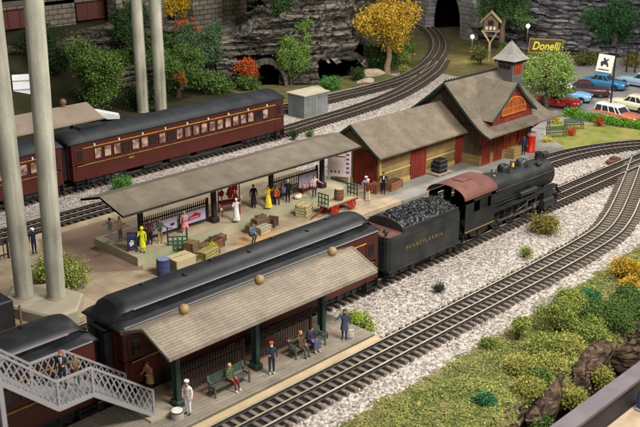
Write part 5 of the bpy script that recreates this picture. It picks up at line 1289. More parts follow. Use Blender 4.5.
# notice sign on leaning board and pole
root=empty('sign_post','black post by the hedge holding a tilted white sign with a dark rearing figure','sign',(88.2,45.2,0),-1.06)
b=MB(); b.cyl((0,0,0),(0,0,7.3),.09,n=10); b.cyl((0,0,7.3),(0,0,7.42),.14,n=10); b.build('post',M_IRON,root)
S=empty('x','','',(0,0,0)); bpy.data.objects.remove(S)
b=MB(); b.box(-1.75,-.2,-.06,0,4.75,6.5); so=b.build('sign_board',mat('sign_white','#d6d3c6','#c9c5b6',rough=.6,scale=2),root); so.rotation_euler=(0,.12,0); so.location=(-.62,0,0)
b=MB(); b.prism([(-1.35,5.35),(-1.2,5.3),(-1.1,5.55),(-.85,5.5),(-.75,5.3),(-.62,5.35),(-.7,5.65),(-.85,5.85),(-.7,6.05),(-.75,6.15),(-.95,6.0),(-1.1,6.2),(-1.25,6.15),(-1.15,5.9),(-1.45,5.75)],-.075,-.062); b.build('figure',M_DARKP,so)
b=MB(); b.box(-1.55,-.5,-.075,-.062,4.95,5.05); b.build('text_line',M_DARKP,so)
# small relay mast
root=empty('signal_mast','pair of dark posts with a crossbar standing behind the pale car at the right','mast',(112,55.2,0),-1.1)
for s in (-.5,.5): b=MB(); b.box(s-.12,s+.12,-.12,.12,0,3.4); b.build('post',M_IRON,root)
b=MB(); b.box(-.7,.7,-.08,.08,2.3,2.5); b.box(-.62,-.38,-.2,.2,2.7,3.1); b.build('crossbar',M_IRON,root)
# roadside name board
root=empty('name_board','brown board with the yellow name Donelli above the tree by the station','sign',(102.4,61.7,1.0),-1.03)
b=MB(); b.box(-1.95,1.95,-.08,.08,1.9,3.45,0); b.box(-2.02,2.02,-.1,.1,3.45,3.55,1); b.box(-2.02,2.02,-.1,.1,1.82,1.9,1); b.box(-2.02,-1.95,-.1,.1,1.9,3.45,1); b.box(1.95,2.02,-.1,.1,1.9,3.45,1); b.build('board',[mat('board_brown','#3d3516','#4d431c',rough=.7,scale=3),mat('board_edge','#8c7d2c',None,rough=.7)],root)
text('lettering','Donelli',1.35,mat('sign_yellow','#d3c43e',None,rough=.5),root,(0,-.1,2.25),(PI/2,0,0),.02,'CENTER',.82,.02,.25)
for s in (-1.5,1.5): b=MB(); b.box(s-.07,s+.07,-.02,.12,-1.0,1.9); b.build('post',M_IRON,root)
# crossing watch tower
root=empty('watch_tower','small wooden gabled watch cabin on a forked post near the tunnel','tower',(105.3,71.8,0),-1.0)
mw=mat('tower_wood','#5b4433','#6e5543',rough=.85,scale=3); ml=mat('tower_pale_wood','#a08d70','#8d7b60',rough=.8,scale=3)
b=MB(); b.box(-.14,.14,-.14,.14,0,2.6); b.build('post',ml,root)
for sx in (-1,1): b=MB(); b.bar((0,0,2.5),(sx*.95,-.3,4.05),.15); b.bar((0,0,2.5),(sx*.95,.5,4.05),.12); b.build('brace',ml,root)
b=MB(); b.box(-1.15,1.15,-.8,.9,4.05,4.15); b.build('floor',ml,root)
b=MB(); b.box(-.9,.9,-.6,.75,4.15,5.5); b.prism([(-.9,5.5),(.9,5.5),(0,6.4)],-.6,.75); b.build('cabin',mw,root)
b=MB()
for s in (-1,1): b.loft([[(0,y,6.62),(s*1.35,y,5.25),(s*1.35,y,5.15),(0,y,6.5)] for y in (-.95,1.0)],0,True)
b.build('roof',ml,root)
for x_ in (-.5,.0,.5): b=MB(); b.box(x_-.14,x_+.14,-.64,-.6,4.3,4.7) ; b.build('white_panel',M_WHITE,root)
b=MB(); b.box(-.35,.35,-.65,-.6,4.85,5.5); b.build('window',M_GLASSD,root)
# two lit lamps
M_BULB=mat('lit_bulb','#fff1d0',None,emit='#ffe7b8',estr=110)
for (x,y,h,l) in ((104.6,74.1,3.15,'lit yard lamp on a short post left of the watch tower'),(109.9,69.1,4.5,'lit yard lamp on a post right of the watch tower, against the rock')):
    r_=empty('yard_lamp',l,'lamp',(x,y,0)); b=MB(); b.cyl((0,0,0),(0,0,h-.3),.07,n=8); b.cyl((0,0,h-.3),(0,0,h-.22),.2,n=10); b.build('post',M_IRON,r_)
    b=MB(); b.sph((0,0,h),.2,n=12,m=8); b.build('bulb',M_BULB,r_,smooth=True)
    li=bpy.data.lights.new('bulb_light','POINT'); li.energy=900; li.color=(1,.86,.62); li.shadow_soft_size=.3; lo=bpy.data.objects.new('bulb_light',li); COL.objects.link(lo); lo.location=(x-.6,y-.45,h)

# ------------------------------------------------------------------ rock walls, tunnels, viaduct
def rockmat(name,cs,sc=.6):
    m=bpy.data.materials.new(name); m.use_nodes=True; nt=m.node_tree; n=nt.nodes; l=nt.links; b=n['Principled BSDF']
    b.inputs['Roughness'].default_value=.95; b.inputs['Specular IOR Level'].default_value=.15
    tc=n.new('ShaderNodeTexCoord'); mp=n.new('ShaderNodeMapping'); mp.inputs['Scale'].default_value=(.28,.28,5.0); l.new(tc.outputs['Object'],mp.inputs[0])
    t=n.new('ShaderNodeTexNoise'); t.inputs['Scale'].default_value=sc; t.inputs['Detail'].default_value=10; t.inputs['Roughness'].default_value=.7; l.new(mp.outputs[0],t.inputs['Vector'])
    r=n.new('ShaderNodeValToRGB'); el=r.color_ramp.elements
    el[0].position=.38; el[0].color=hx(cs[0]); el[1].position=.62; el[1].color=hx(cs[-1]); e=el.new(.5); e.color=hx(cs[1])
    l.new(t.outputs['Fac'],r.inputs[0]); l.new(r.outputs[0],b.inputs['Base Color'])
    m2=n.new('ShaderNodeMapping'); m2.inputs['Scale'].default_value=(.55,.55,1.9); l.new(tc.outputs['Object'],m2.inputs[0])
    nz=n.new('ShaderNodeTexNoise'); nz.inputs['Scale'].default_value=1.2; l.new(m2.outputs[0],nz.inputs['Vector']); va=n.new('ShaderNodeVectorMath'); va.operation='ADD'; l.new(m2.outputs[0],va.inputs[0]); l.new(nz.outputs['Color'],va.inputs[1])
    vo=n.new('ShaderNodeTexVoronoi'); vo.feature='DISTANCE_TO_EDGE'; vo.inputs['Scale'].default_value=.9; l.new(va.outputs[0],vo.inputs['Vector'])
    mr=n.new('ShaderNodeMapRange'); mr.inputs[1].default_value=0; mr.inputs[2].default_value=.09; mr.inputs[3].default_value=.0; mr.inputs[4].default_value=1; l.new(vo.outputs['Distance'],mr.inputs[0])
    ad=n.new('ShaderNodeMath'); ad.operation='MULTIPLY_ADD'; l.new(mr.outputs[0],ad.inputs[0]); ad.inputs[1].default_value=.7; l.new(t.outputs['Fac'],ad.inputs[2])
    mr2=n.new('ShaderNodeMapRange'); mr2.inputs[3].default_value=.45; l.new(mr.outputs[0],mr2.inputs[0])
    vs=n.new('ShaderNodeVectorMath'); vs.operation='SCALE'; l.new(r.outputs[0],vs.inputs[0]); l.new(mr2.outputs[0],vs.inputs[3]); l.new(vs.outputs[0],b.inputs['Base Color'])
    bp=n.new('ShaderNodeBump'); bp.inputs['Strength'].default_value=1.; bp.inputs['Distance'].default_value=.4; l.new(ad.outputs[0],bp.inputs['Height']); l.new(bp.outputs[0],b.inputs['Normal'])
    return m
RK_BROWN=rockmat('strata_brown',['#292621','#575147','#8a8378']); RK_GREY=rockmat('strata_grey',['#3a3a40','#66666c','#97969a'],.45); RK_DARK=rockmat('strata_dark',['#1d1a17','#2d2925','#463f38'])
def cliff(name,label,poly,hfun,m,seed,depth=1.3,lean=.22,dz=.2,du=.4,holes=(),kind=None,ledge=1.,back=(2.5,6,12),z0=0.):
    P=[Vector((p[0],p[1],0)) for p in poly]; cum=[0]
    for i in range(1,len(P)): cum.append(cum[-1]+(P[i]-P[i-1]).length)
    L=cum[-1]; nu=int(L/du)
    def at(u):
        for i in range(len(P)-1):
            if u<=cum[i+1] or i==len(P)-2:
                t=(u-cum[i])/(cum[i+1]-cum[i]); return P[i].lerp(P[i+1],t),(P[i+1]-P[i]).normalized()
    hm=max(hfun(u/L) for u in np.linspace(0,1,40)); nz=int(hm/dz)
    V=[];F=[]
    for i in range(nu+1):
        u=L*i/nu; q,t=at(u); nb=Vector((-t.y,t.x,0)); H=hfun(i/nu)
        for j in range(nz+1):
            z=H*j/nz; zz=z*1.0+.6*noise.noise(Vector((u*.12,seed,0)))
            q_=zz/.72+.9*noise.noise(Vector((u*.1,zz*.15,seed))); st=math.floor(q_); fr=q_-st
            d=ledge*1.5*noise.noise(Vector((st*7.3+seed,u*.22,st*1.7)))+.25*noise.noise(Vector((u*1.1,z*2.4,seed)))+.8*noise.noise(Vector((u*.13,z*.12,seed+4)))
            d-= .42*(1 if fr<.28 else 0)*ledge
            c=q+nb*(lean*z - d*depth*.8)
            V.append((c.x,c.y,z-.15+.12*noise.noise(Vector((u*.9,z*.9,seed+9)))))
    nzz=nz+1
    for i in range(nu):
        u=L*(i+.5)/nu
        for j in range(nz):
            z=hfun((i+.5)/nu)*(j+.5)/nz
            if any(h(u,z) for h in holes): continue
            F.append((i*nzz+j,(i+1)*nzz+j,(i+1)*nzz+j+1,i*nzz+j+1))
    # flat top running back, so the rock has depth
    o0=len(V)
    for i in range(nu+1):
        u=L*i/nu; q,t=at(u); nb=Vector((-t.y,t.x,0)); a=V[i*nzz+nz]
        for k in back: V.append((a[0]+nb.x*k,a[1]+nb.y*k,a[2]+(.5*noise.noise(Vector((u*.3,k,seed)))+.1*k*.4 if back[0]>1 else -.45*k)))
    for i in range(nu):
        F.append((i*nzz+nz,(i+1)*nzz+nz,o0+(i+1)*3,o0+i*3))
        for k in range(2): F.append((o0+i*3+k,o0+(i+1)*3+k,o0+(i+1)*3+k+1,o0+i*3+k+1))
    V=[(p[0],p[1],p[2]+z0) for p in V]
    o=rawmesh(name,V,F,m); 
    if kind: o['kind']=kind
    else: tag(o,label,'rock face')
    return o
# rear wall of the valley with two low openings
polyA=[(70.5,85.5),(73,83.5),(76.5,80.8),(81,78.2),(86,77.8),(90,80.2),(95,84),(103,91),(112,97.5),(119.6,98.2)]
def hA(t): return 5.0+2.5*sm(.02,.12,t)+6.5*sm(.12,.3,t)
hole1=lambda u,z: abs(u-5.3)<2.1 and z<2.9*math.sqrt(max(0,1-((u-5.3)/2.2)**2))+.0
hole2=lambda u,z: abs(u-15.6)<3.4 and z<2.7*(1-.25*((u-12)/6)) and not (u>18.3 and z>1.6)
cliff('cliff','brown layered rock face behind the grey shed with two dark openings at its foot',polyA,hA,RK_BROWN,3,1.3,.16,holes=(hole1,hole2))
M_VOID=mat('tunnel_dark','#050505',None,rough=1,spec=0)  # near-black colour stands in for the darkness inside the openings
def cave(name,pts,h,dx,dy):
    b=MB(); b.prism([(p[0]+dx,p[1]+dy) for p in pts],-.1,h,axis='z'); o=b.build(name,M_VOID); o['kind']='structure'
# recesses are hollow: three walls and a roof behind each opening, their inner shade painted near-black
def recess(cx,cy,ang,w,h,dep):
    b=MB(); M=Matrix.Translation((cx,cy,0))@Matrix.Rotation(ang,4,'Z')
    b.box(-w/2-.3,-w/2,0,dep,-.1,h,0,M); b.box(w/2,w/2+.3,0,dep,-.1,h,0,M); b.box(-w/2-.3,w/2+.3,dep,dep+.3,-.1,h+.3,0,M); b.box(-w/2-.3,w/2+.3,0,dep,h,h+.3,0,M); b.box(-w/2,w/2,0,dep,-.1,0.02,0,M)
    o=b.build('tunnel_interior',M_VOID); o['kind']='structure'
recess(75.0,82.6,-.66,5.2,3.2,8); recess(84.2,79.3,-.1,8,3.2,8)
# stone ring of the arched opening
b=MB(); cx,cy,an=74.6,81.5,-.66; c_,s_=math.cos(an),math.sin(an)
for k in range(13):
    t0=PI*k/13; t1=PI*(k+.9)/13
    f=lambda r,t,dp:(cx+c_*r*math.cos(t)-s_*dp,cy+s_*r*math.cos(t)+c_*dp,.0+1.28*r*math.sin(t))
    b.loft([[f(2.1,t0,d),f(2.5,t0,d),f(2.5,t1,d),f(2.1,t1,d)] for d in (-.2,.9)],0,True)
tag(b.build('stone_arch',mat('arch_stone','#3f3931','#514a3f',rough=.9,scale=1.5,bump=.5)),'rough stone arch framing the smaller dark opening, left of the grey shed','arch')
# big tunnel portal
pl=Vector((121.5,94.5,0)); pr=Vector((118.1,85.8,0)); tdir=(pr-pl).normalized(); ang=math.atan2(tdir.y,tdir.x)
root=empty('tunnel_portal','tall grey stone tunnel portal with dark mouth where the curved track ends','tunnel portal',((pl.x+pr.x)/2,(pl.y+pr.y)/2,0),ang)
ms=rowmat('portal_stone','#7c7a78','#8d8a87','#55524f',bw=1.4,rh=.6,ms=.05,axes='xz',bump=.8)
b=MB(); W=(pr-pl).length
b.box(-W/2-3.6,-W/2-.5,-.4,1.2,0,13); b.box(W/2+.3,W/2+2.8,-.4,1.2,0,13)
n=12; 
for k in range(n):
    t0=PI*k/n;t1=PI*(k+1)/n; r=W/2+.2
    b.prism([(r*math.cos(t0),2.2+r*math.sin(t0)),(r*math.cos(t1),2.2+r*math.sin(t1)),((r+4)*math.cos(t1),2.2+(r+4)*math.sin(t1)),((r+4)*math.cos(t0),2.2+(r+4)*math.sin(t0))],-.38,1.1)
b.build('stonework',ms,root)
for q in (-W/2-4.,W/2+1.2): b=MB(); b.box(q,q+2.2,-.55,1.3,3.9,4.15); b.build('string_course',ms,root)
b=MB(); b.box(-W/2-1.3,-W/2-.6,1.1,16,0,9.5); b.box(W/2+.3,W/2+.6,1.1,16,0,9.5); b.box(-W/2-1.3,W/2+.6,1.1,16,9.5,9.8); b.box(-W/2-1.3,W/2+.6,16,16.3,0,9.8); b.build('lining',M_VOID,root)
polyB=[(119.8,85.0),(119.3,81),(118.4,77),(117.2,73),(116.5,68.5),(117,64),(121,60.5),(128,55),(138,46),(150,36)]
cliff('cliff','grey layered rock wall rising behind the car park and the station',polyB,lambda t:14.+2*t,RK_GREY,11,1.4,.14,ledge=1.1)
polyC=[(10,132),(40,128),(62,121),(78,114),(92,110),(108,106)]
cliff('cliff','dark shadowy rock wall far behind the stone piers at the upper left',polyC,lambda t:17.,RK_DARK,23,1.5,.1,dz=.5,du=.8)
cliff('cliff','low dark rock terrace on the wooded slope behind the broad green tree at the left',[(38,100),(48,98.5),(57,96.5),(65,94.5),(71.5,91.5)],lambda t:4.6+.8*math.sin(t*9),rockmat('terrace_rock',['#27241f','#4d473e','#77705f'],.8),41,1.2,.3,dz=.25,du=.5,back=(1.5,3,5),z0=1.)
cliff('cliff','lower rock step showing between the shrubs left of the dark green tree',[(58,88.5),(63,88.2),(67.5,87.2),(71.5,85.6)],lambda t:2.6+.5*math.sin(t*8),rockmat('terrace_rock2',['#2b2822','#554e43','#807868'],.8),43,1.0,.3,dz=.2,du=.4,back=(1.5,3,4),z0=.1)
# stone piers and girder bridge
def pier(label,x0,x1,y0,y1,z0,z1,m,extra=None):
    root=empty('stone_pier',label,'pier',((x0+x1)/2,(y0+y1)/2,z0),group='stone bridge piers')
    b=MB(); b.box(x0,x1,y0,y1,z0,z1); b.build('shaft',m,root,world=True)
    b=MB(); b.box(x0-.25,x1+.25,y0-.25,y1+.25,z1,z1+.5); b.build('cap',m,root,world=True)
pier('grey stone pier at the upper left between the cream poles and the girder',61.6,65.8,107.2,110.4,-.5,12,M_STONE)
pier('dark stone pier left of the tan stone buttress',78.4,83.4,99.4,103.0,1.0,13,M_STONE)
pier('tan stone buttress right of the dark pier, above the orange bush',83.6,86.9,98.6,102.6,.8,13,M_STONEL)
pier('dark stone wall left of the dark pier, behind the yellow and orange trees',69.8,77.6,104.0,106.0,1,13,M_STONE)
root=empty('girder_bridge','dark red girder bridge carried by the stone piers along the upper left edge','bridge',(63,107.3,6))
for x0,x1,nm in ((44,61.2,0),(66.2,77.8,1)):
    b=MB(); b.box(x0,x1,107.6,108.0,5.9,8.0); 
    for k in range(int((x1-x0)/1.6)): b.box(x0+k*1.6,x0+k*1.6+.1,107.5,107.6,5.9,8.0)
    b.box(x0,x1,107.4,108.2,8.0,8.12); b.box(x0,x1,107.4,108.2,5.8,5.9); b.build('girder',M_GIRD,root,world=True)
b=MB(); b.box(44,78,107.2,110.6,8.15,8.6); b.build('deck',M_STONE,root,world=True)
# small ledge stones, white things at the left
root=empty('white_board','large white slatted board leaning between the two front cream poles, beyond the far canopy','board',(49.2,90.3,0),-.5)
b=MB(); M=Matrix.Rotation(-.6,4,'X'); b.box(-1.6,1.5,-.06,.06,0,4.2,0,M)
for k in range(4): b.box(-1.6,1.5,-.12,-.06,.4+k,.5+k,1,M)
b.build('board',[mat('bright_white_board','#dcdcdc','#c9cbcd',rough=.6,scale=1),M_CONC],root)
root=empty('white_wedge','small white wedge-shaped panel lying right of the far brown canopy','panel',(52.3,81.2,.3),-.6)
b=MB(); b.prism([(-1.4,0.9),(-.9,.9),(1.3,.35),(1.4,0),(.2,0)],-.5,.5); b.build('panel',mat('bright_white_board','',''),root)
root=empty('rock_ledge','stack of dark rock ledges between the cream poles at the upper left','rocks',(52,103,0))
b=MB()
for k in range(7):
    b.bev(46+R.uniform(0,2),58+R.uniform(-2,1),101+k*.5,107,k*.75,k*.75+R.uniform(.45,.7),.1)
b.build('ledges',RK_DARK,root,world=True)
# far canopy
root=empty('platform_canopy','short brown-roofed canopy beyond the rear train at the left, with one ball finial','canopy',(34,71.5,0))
gable_roof(root,18,44.2,68.9,71.4,73.9,4.0,4.95,mat('brown_canopy_roof','#7a6b5a','#86786a',rough=.9,scale=.8,dirt=('#5f5346',.4,.6)),.12)
ball_finial(root,41.9,71.4,5.05,.3,mat('finial_brown','#6b4a3c',None,rough=.6))
for x_ in (22,29,36,42.5): b=MB(); b.box(x_-.12,x_+.12,71.25,71.5,0,4.8); b.build('post',M_GREEND,root,world=True)
# ------------------------------------------------------------------ trees and shrubs
bgt='trees among the rocks'
bigtree('broad bright green tree left of the back pair of cream poles',53.6,84.8,.0,7.4,8.6,folmat('tree_green',['#455c26','#587031','#33481c','#688040','#3c5220','#748a48']),1,15000,.27,group=bgt,low=.12,nb=16)
bigtree('dark evergreen between the stone pier and the back cream poles',65.0,95,2.2,5.5,5,G_DARK,2,7000,.27,group=bgt,low=.1)
bigtree('dark evergreen under the red girder at the upper left',68.5,99,4,5.5,6,G_DARK,3,6000,.27,group=bgt,low=.1)
bigtree('dull green tree just right of the back cream poles',64.0,84.5,.3,6.4,7.0,G_MID,4,10000,.25,group=bgt,low=.1)
bigtree('dark green tree left of the orange bush',70.0,87.5,1.0,6.8,7.2,folmat('blue_green',['#3a4f33','#4b6440','#2c3e27','#587350']),5,9000,.25,group=bgt,low=.1)
bigtree('small golden tree standing above the orange shrub near the stone wall',73.6,97,4.5,5.2,3.8,folmat('dull_gold',['#a98a20','#c2a232','#8d6f1a','#6d6a24']),6,3000,.25,group=bgt)
shrub('spreading orange shrub below the small golden tree',73.0,94.5,4.2,5.0,2.2,G_RED,7,2600,.24,group=None)
shrub('tall orange-red bush right of the dark green tree, by the stone arch',72.4,82.4,0.1,3.0,3.9,G_RED,8,3200,.2,group=None)
bigtree('light green tree in front of the stone arch',77.3,80.2,0,6.2,4.8,folmat('soft_green',['#55702f','#6c8840','#435a25','#7f9a50']),9,8000,.22,group=bgt,low=.12)
bigtree('slim green tree rising right of the stone arch',79.6,80.5,1.5,6.6,2.6,folmat('soft_green',[]),10,3500,.22,group=bgt,low=.2)
shrub('small reddish sprig in front of the dull green tree',62.8,82.2,1.5,1.4,2.4,folmat('rust_sprig',['#a3401c','#6f4a22','#4f5a26','#c0562c']),11,500,.18)
shrub('low dark green bushes at the foot of the dark green tree',69,83.5,0,5,1.8,G_MID,12,3000,.2)
shrub('low dark green bushes between the cream poles and the rear train',59.5,84.5,0,7,1.8,G_DARK,13,3500,.22)
shrub('green bush at the mouth of the wide dark opening',78.9,75.3,0,5.2,1.6,folmat('fresh_green',['#3f6a30','#55843f','#2d5023','#68994c']),14,4200,.17,wy=2.6)
shrub('small green bush left of the pale rocks near the yellow tree',84.9,76.3,0,3.2,1.7,G_DARK,15,2200,.17)
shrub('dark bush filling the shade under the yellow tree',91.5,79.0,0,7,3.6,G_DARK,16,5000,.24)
bigtree('large golden-yellow autumn tree with pale trunk beside the curved tracks',90.1,76.2,0,9.8,9.2,G_YEL,17,10500,.27,group=bgt,bark=M_BARKL,low=.28,nb=18)
shrub('low yellow-green bush right of the yellow tree trunk',91.6,74.9,0,2.2,1.0,G_YG,18,1000,.15)
shrub('green tuft beside the inside of the tunnel curve',108,88.5,0,4,1.5,G_MID,19,1500,.2)
shrub('evergreen bush hanging on the brown rock face',79.5,84.0,6.4,4.2,4.0,G_DARK,20,3500,.25)
shrub('dark bush on the brown rock face right of the first one',86.5,82.3,5.4,3.0,2.6,G_DARK,21,2000,.25)
shrub('dark green shrubs crowning the brown rock at the top edge',77.5,87.5,9.0,8,3.5,G_DARK,22,4500,.28)
shrub('dark shrub mass above the brown rock behind the yellow tree',92,88,9.5,9,4,G_DARK,24,4000,.3)
shrub('dark ivy left of the tunnel mouth',115.5,98.5,8.5,6,4.5,G_DARK,25,3500,.3)
bigtree('dense dark evergreen on the grey rock behind the watch tower',111,73.8,2.0,8.4,9,folmat('deep_green',['#22361d','#2f4a28','#182814','#3d5a33']),26,9000,.3,group=bgt,low=.05,nb=16)
bigtree('dark green ivy-like tree spread on the grey rock above the car park',118.2,61.0,2.2,6.2,8.5,folmat('ivy_green',['#2c4a2a','#3a5f38','#1f3820','#4a7045']),27,9000,.27,group=bgt,low=.02,nb=16)
bigtree('leafy light green tree beside the station tower, in front of the red car',87.0,51.7,0,6.4,7.4,folmat('pale_leaf',['#6a813c','#80964a','#556a2c','#95aa60','#5f7636']),28,13000,.21,group=bgt,low=.2,nb=17)
shrub('olive bush at the foot of the rock below the left lamp',103.3,71.6,0,3.6,3.0,folmat('dull_olive',['#5a5a2c','#6d6c38','#46471f','#3c5226']),29,2600,.2)
shrub('green bush between the left lamp and the watch tower',105.5,69.2,0,3.2,2.6,G_MID,30,2200,.2)
shrub('yellow-green bush below the watch tower',104.2,66.8,0,3.0,2.0,G_YG,31,2000,.18)
shrub('dark low bushes along the foot of the grey rock beyond the cars',112,61.5,0,7,1.8,folmat('dull_olive',[]),32,3200,.22,wy=3)
shrub('grey-green bush at the edge of the car park behind the bright blue car',115.8,57.6,0,5,1.6,G_OLV,33,2200,.2)
shrub('bright green bush beside the rear passenger car',41.0,61.9,0,2.6,1.0,folmat('fresh_green2',['#47782f','#5b9040','#355e24','#74a653']),34,2400,.12)
shrub('small dark bush on the ballast near the end of the rear train',60.6,62.6,0,1.2,1.1,G_DARK,35,900,.11)
shrub('low green tuft on the ballast behind the back canopy roof',62.6,62.4,0,1.4,.5,G_MID,36,500,.11)
shrub('yellow-green hedge behind the concrete footing of the front poles',27.3,49.2,.3,3.4,1.35,G_YG,37,9500,.13,wy=8.6)
shrub('small green clump in front of the concrete footing',24.2,43.2,.0,1.5,.9,G_MID,38,1200,.1)
shrub('light green bushes at the far end of the front platform',35.9,31.7,.0,1.9,.95,folmat('platform_green',['#7a8c33','#93a545','#5e6f26','#a8b45a']),39,3000,.1,wy=3.6)
shrub('round olive bush on the ballast, larger of the two left of the curve',56.0,32.4,0,2.8,1.3,G_OLV,40,4200,.11)
shrub('small pale yellow-green bush on the ballast, nearer the locomotive tender',51.1,31.1,0,1.2,.75,G_YG,41,900,.1)
shrub('olive-brown bush on the ballast in front of the locomotive',63.9,37.9,0,2.3,1.4,G_OLV,42,2600,.11)
shrub('small dark green bush alone on the ballast beside the tender',42.8,31.7,0,.95,.55,folmat('grey_dark_green',['#2b3129','#3a4236','#1f241d']),43,700,.09)
for i,(x,y,w,h,f,l) in enumerate([(54.5,94,6,3.2,G_DARK,'dark bushes right of the white board'),(44,95,8,4.5,G_DARK,'tall dark thicket at the far left edge behind the white board'),(41,86,6,2.0,G_DARK,'dark bushes far left behind the far brown canopy roof'),(58.5,91,7,4.5,G_DARK,'tall dark bushes behind the broad green tree'),(64,91.5,6,4.5,G_DARK,'dark thicket seen between the two back cream poles'),(67.2,83.6,4.5,3.4,G_MID,'mid-green bushes between the dull green tree and the dark green tree'),(72.2,82.4,3.4,1.6,G_MID,'low green bushes left of the stone arch'),(76,92,7,4.0,G_MID,'green bushes at the foot of the tan stone buttress'),(70.5,93.5,5,3,G_MID,'green bushes on the slope left of the orange shrub'),(55,97,9,4,G_DARK,'dark thicket under the girder, left of the stone pier'),(97.2,80.2,4.5,1.1,G_YG,'grassy yellow-green bush inside the tunnel curve'),(102.5,84.6,4.5,1.0,G_MID,'low green cover inside the tunnel curve'),(84,84.5,6,2.2,G_DARK,'evergreen scrub on a ledge of the brown rock')]):
    shrub(l,x,y,(gz(x,y) if x<83 else 0) if i<12 else 3.5,w,h,f,400+i,3600,.24)
# foreground slope
fgs=[('big bushy olive-green shrub in the middle of the grassy slope',43.1,23.9,2.7,2.3,folmat('slope_olive',['#5f6b2c','#76823a','#48521f','#8b954b','#525b26'])),
('yellow-green shrub on the slope just above the big olive shrub',45.3,24.6,2.3,2.0,G_YG),
('leafy yellow-green shrub left of the big olive shrub',40.8,24.9,1.3,1.9,G_YG),
('small bright green bush below the curved track',47.9,24.5,1.2,.85,folmat('fresh_green3',['#2b5a38','#3b7049','#1f4429','#4f8359'])),
('golden-yellow bush at the right edge of the grassy slope',52.5,24.7,2.3,1.5,G_YEL),
('second golden-yellow bush nearer the camera at the right edge',50.6,23.6,1.8,1.1,G_YEL),
('dark green bush in front of the golden bushes',49.8,23.1,1.9,1.0,G_MID),
('sprawling green bush on the brink above the brown rocks at the right',47.2,22.1,2.6,1.2,G_MID),
('green bush between the brown rocks and the dark rail',45.4,21.2,1.7,1.1,G_MID),
('deep green leafy patch low on the slope near the bottom edge',34.0,22.3,1.2,.4,folmat('fresh_green3',[])),
('yellow-flowered clump on the brink left of the brown rocks',39.3,21.9,2.1,.5,G_FLOW),
('second yellow-flowered clump above the brown rocks',41.6,22.4,2.2,.45,G_FLOW),
('yellow-flowered clump near the bottom of the slope',36.6,21.5,1.9,.45,G_FLOW),
('yellow-green bush below the rocks against the dark rail',38.6,20.0,1.8,1.2,G_FLOW),
('pale yellow-green bush between rocks and rail, farther right',41.2,20.0,1.6,1.2,G_FLOW),
('green bush hanging at the bottom of the rocks near the picture bottom',35.6,20.2,1.4,.9,G_MID)]
fgs+=[('leafy green ground cover spilling over the brink near the right edge',46.0,22.9,3.6,.7,G_MID),
('low green ground cover between the big olive shrub and the boulders',43.9,22.6,3.0,.6,folmat('slope_olive',[])),
('mat of green leaves above the boulders, right of the pale pointed stone',48.6,21.9,3.2,1.0,G_MID),
('yellowish foam-like cover below the big olive shrub',41.2,23.2,3.0,.45,G_YG),
('yellowish cover on the slope left of the flower clumps',38.0,22.9,2.6,.4,G_FLOW),
('green mat hanging under the leftmost flower clump',37.6,21.9,1.8,.5,G_MID),
('small olive bush at the turf edge beside the ballast',39.0,25.4,1.0,.5,folmat('slope_olive',[])),
('pale green bush on the turf at the right edge below the golden bushes',53.6,23.6,2.4,1.0,G_YG)]
for i,(l,x,y,w,h,f) in enumerate(fgs):
    shrub(l,x,y,max(gz(x,y)-.05,-1.25),w*1.12,h,f,60+i,int(2300*w),.1)
# brown rocks of the brink
M_LEDGE=rockmat('ledge_brown',['#2e241c','#574536','#84705d'],1.4)
M_LEDGE.node_tree.nodes['Mapping'].inputs['Scale'].default_value=(.8,.8,3.)
def rock(label,x,y,z,sx,sy,sz,seed,m=None,rz=0):
    m=m or M_LEDGE; rs=np.random.RandomState(seed); bm=bmesh.new()
    for _ in range(22):
        d=rs.normal(size=3); d/=np.linalg.norm(d); k=rs.uniform(.82,1.08); bm.verts.new((d[0]*sx*k,d[1]*sy*k,d[2]*sz*k))
    r=bmesh.ops.convex_hull(bm,input=bm.verts); bmesh.ops.delete(bm,geom=[e for e in r['geom_interior'] if isinstance(e,bmesh.types.BMVert)],context='VERTS')
    for _ in range(3): bmesh.ops.subdivide_edges(bm,edges=bm.edges[:],cuts=1,use_grid_fill=True,smooth=.12)
    for v in bm.verts:
        p=v.co; d=1+.10*noise.noise(Vector((p.x*1.2,p.y*1.2,p.z*2.6+seed)))+.05*noise.noise(Vector((p.x*3,p.y*3,p.z*9+seed)))
        v.co=p*d
    me=bpy.data.meshes.new('boulder'); bm.to_mesh(me); bm.free(); me.materials.append(m); me.polygons.foreach_set('use_smooth',[True]*len(me.polygons)); me.set_sharp_from_angle(angle=math.radians(28))
    o=bpy.data.objects.new('boulder',me); COL.objects.link(o); o.location=(x,y,z); o.rotation_euler=(0,0,rz); tag(o,label,'boulder',group='brown boulders on the brink of the slope')
rock('largest brown boulder, a long slab along the brink',42.3,21.2,-.55,2.6,.8,1.15,3,rz=.12)
rock('rounded brown boulder right of the largest one, beside the rail',44.4,20.2,-.9,1.1,.85,1.25,5)
rock('brown boulder overhung by yellow flowers at the bottom left of the brink',37.2,20.8,-.75,2.2,.8,1.0,7,rz=.2)
rock('narrow brown boulder in the gully between the flower clumps',39.9,20.7,-1.1,1.0,.7,1.4,9)
rock('dark brown boulder at the right end of the brink by the picture edge',47.7,20.9,-.6,1.0,.7,1.4,11)
rock('small pinkish boulder at the foot of the largest boulder',42.2,20.1,-1.5,.55,.5,.8,13)
rock('pointed pale stone standing behind the largest boulder',43.9,22.3,-.1,.32,.3,.95,15,mat('pale_rock','#8a7a68','#9f907c',rough=.9,scale=2,bump=.5))
for i,(x,y,s,l) in enumerate(((84.3,74.7,1.0,'pale flat stone beside the rear track, left of the yellow tree'),(76.4,75.6,1.2,'pale stone at the left edge of the green bush by the wide opening'),(88.2,77.2,1.6,'long pale stone block behind the yellow tree trunk'))):
    rock(l,x,y,.2,s*1.3,s*.6,s*.45,20+i,MATS['pale_rock'],-.4)
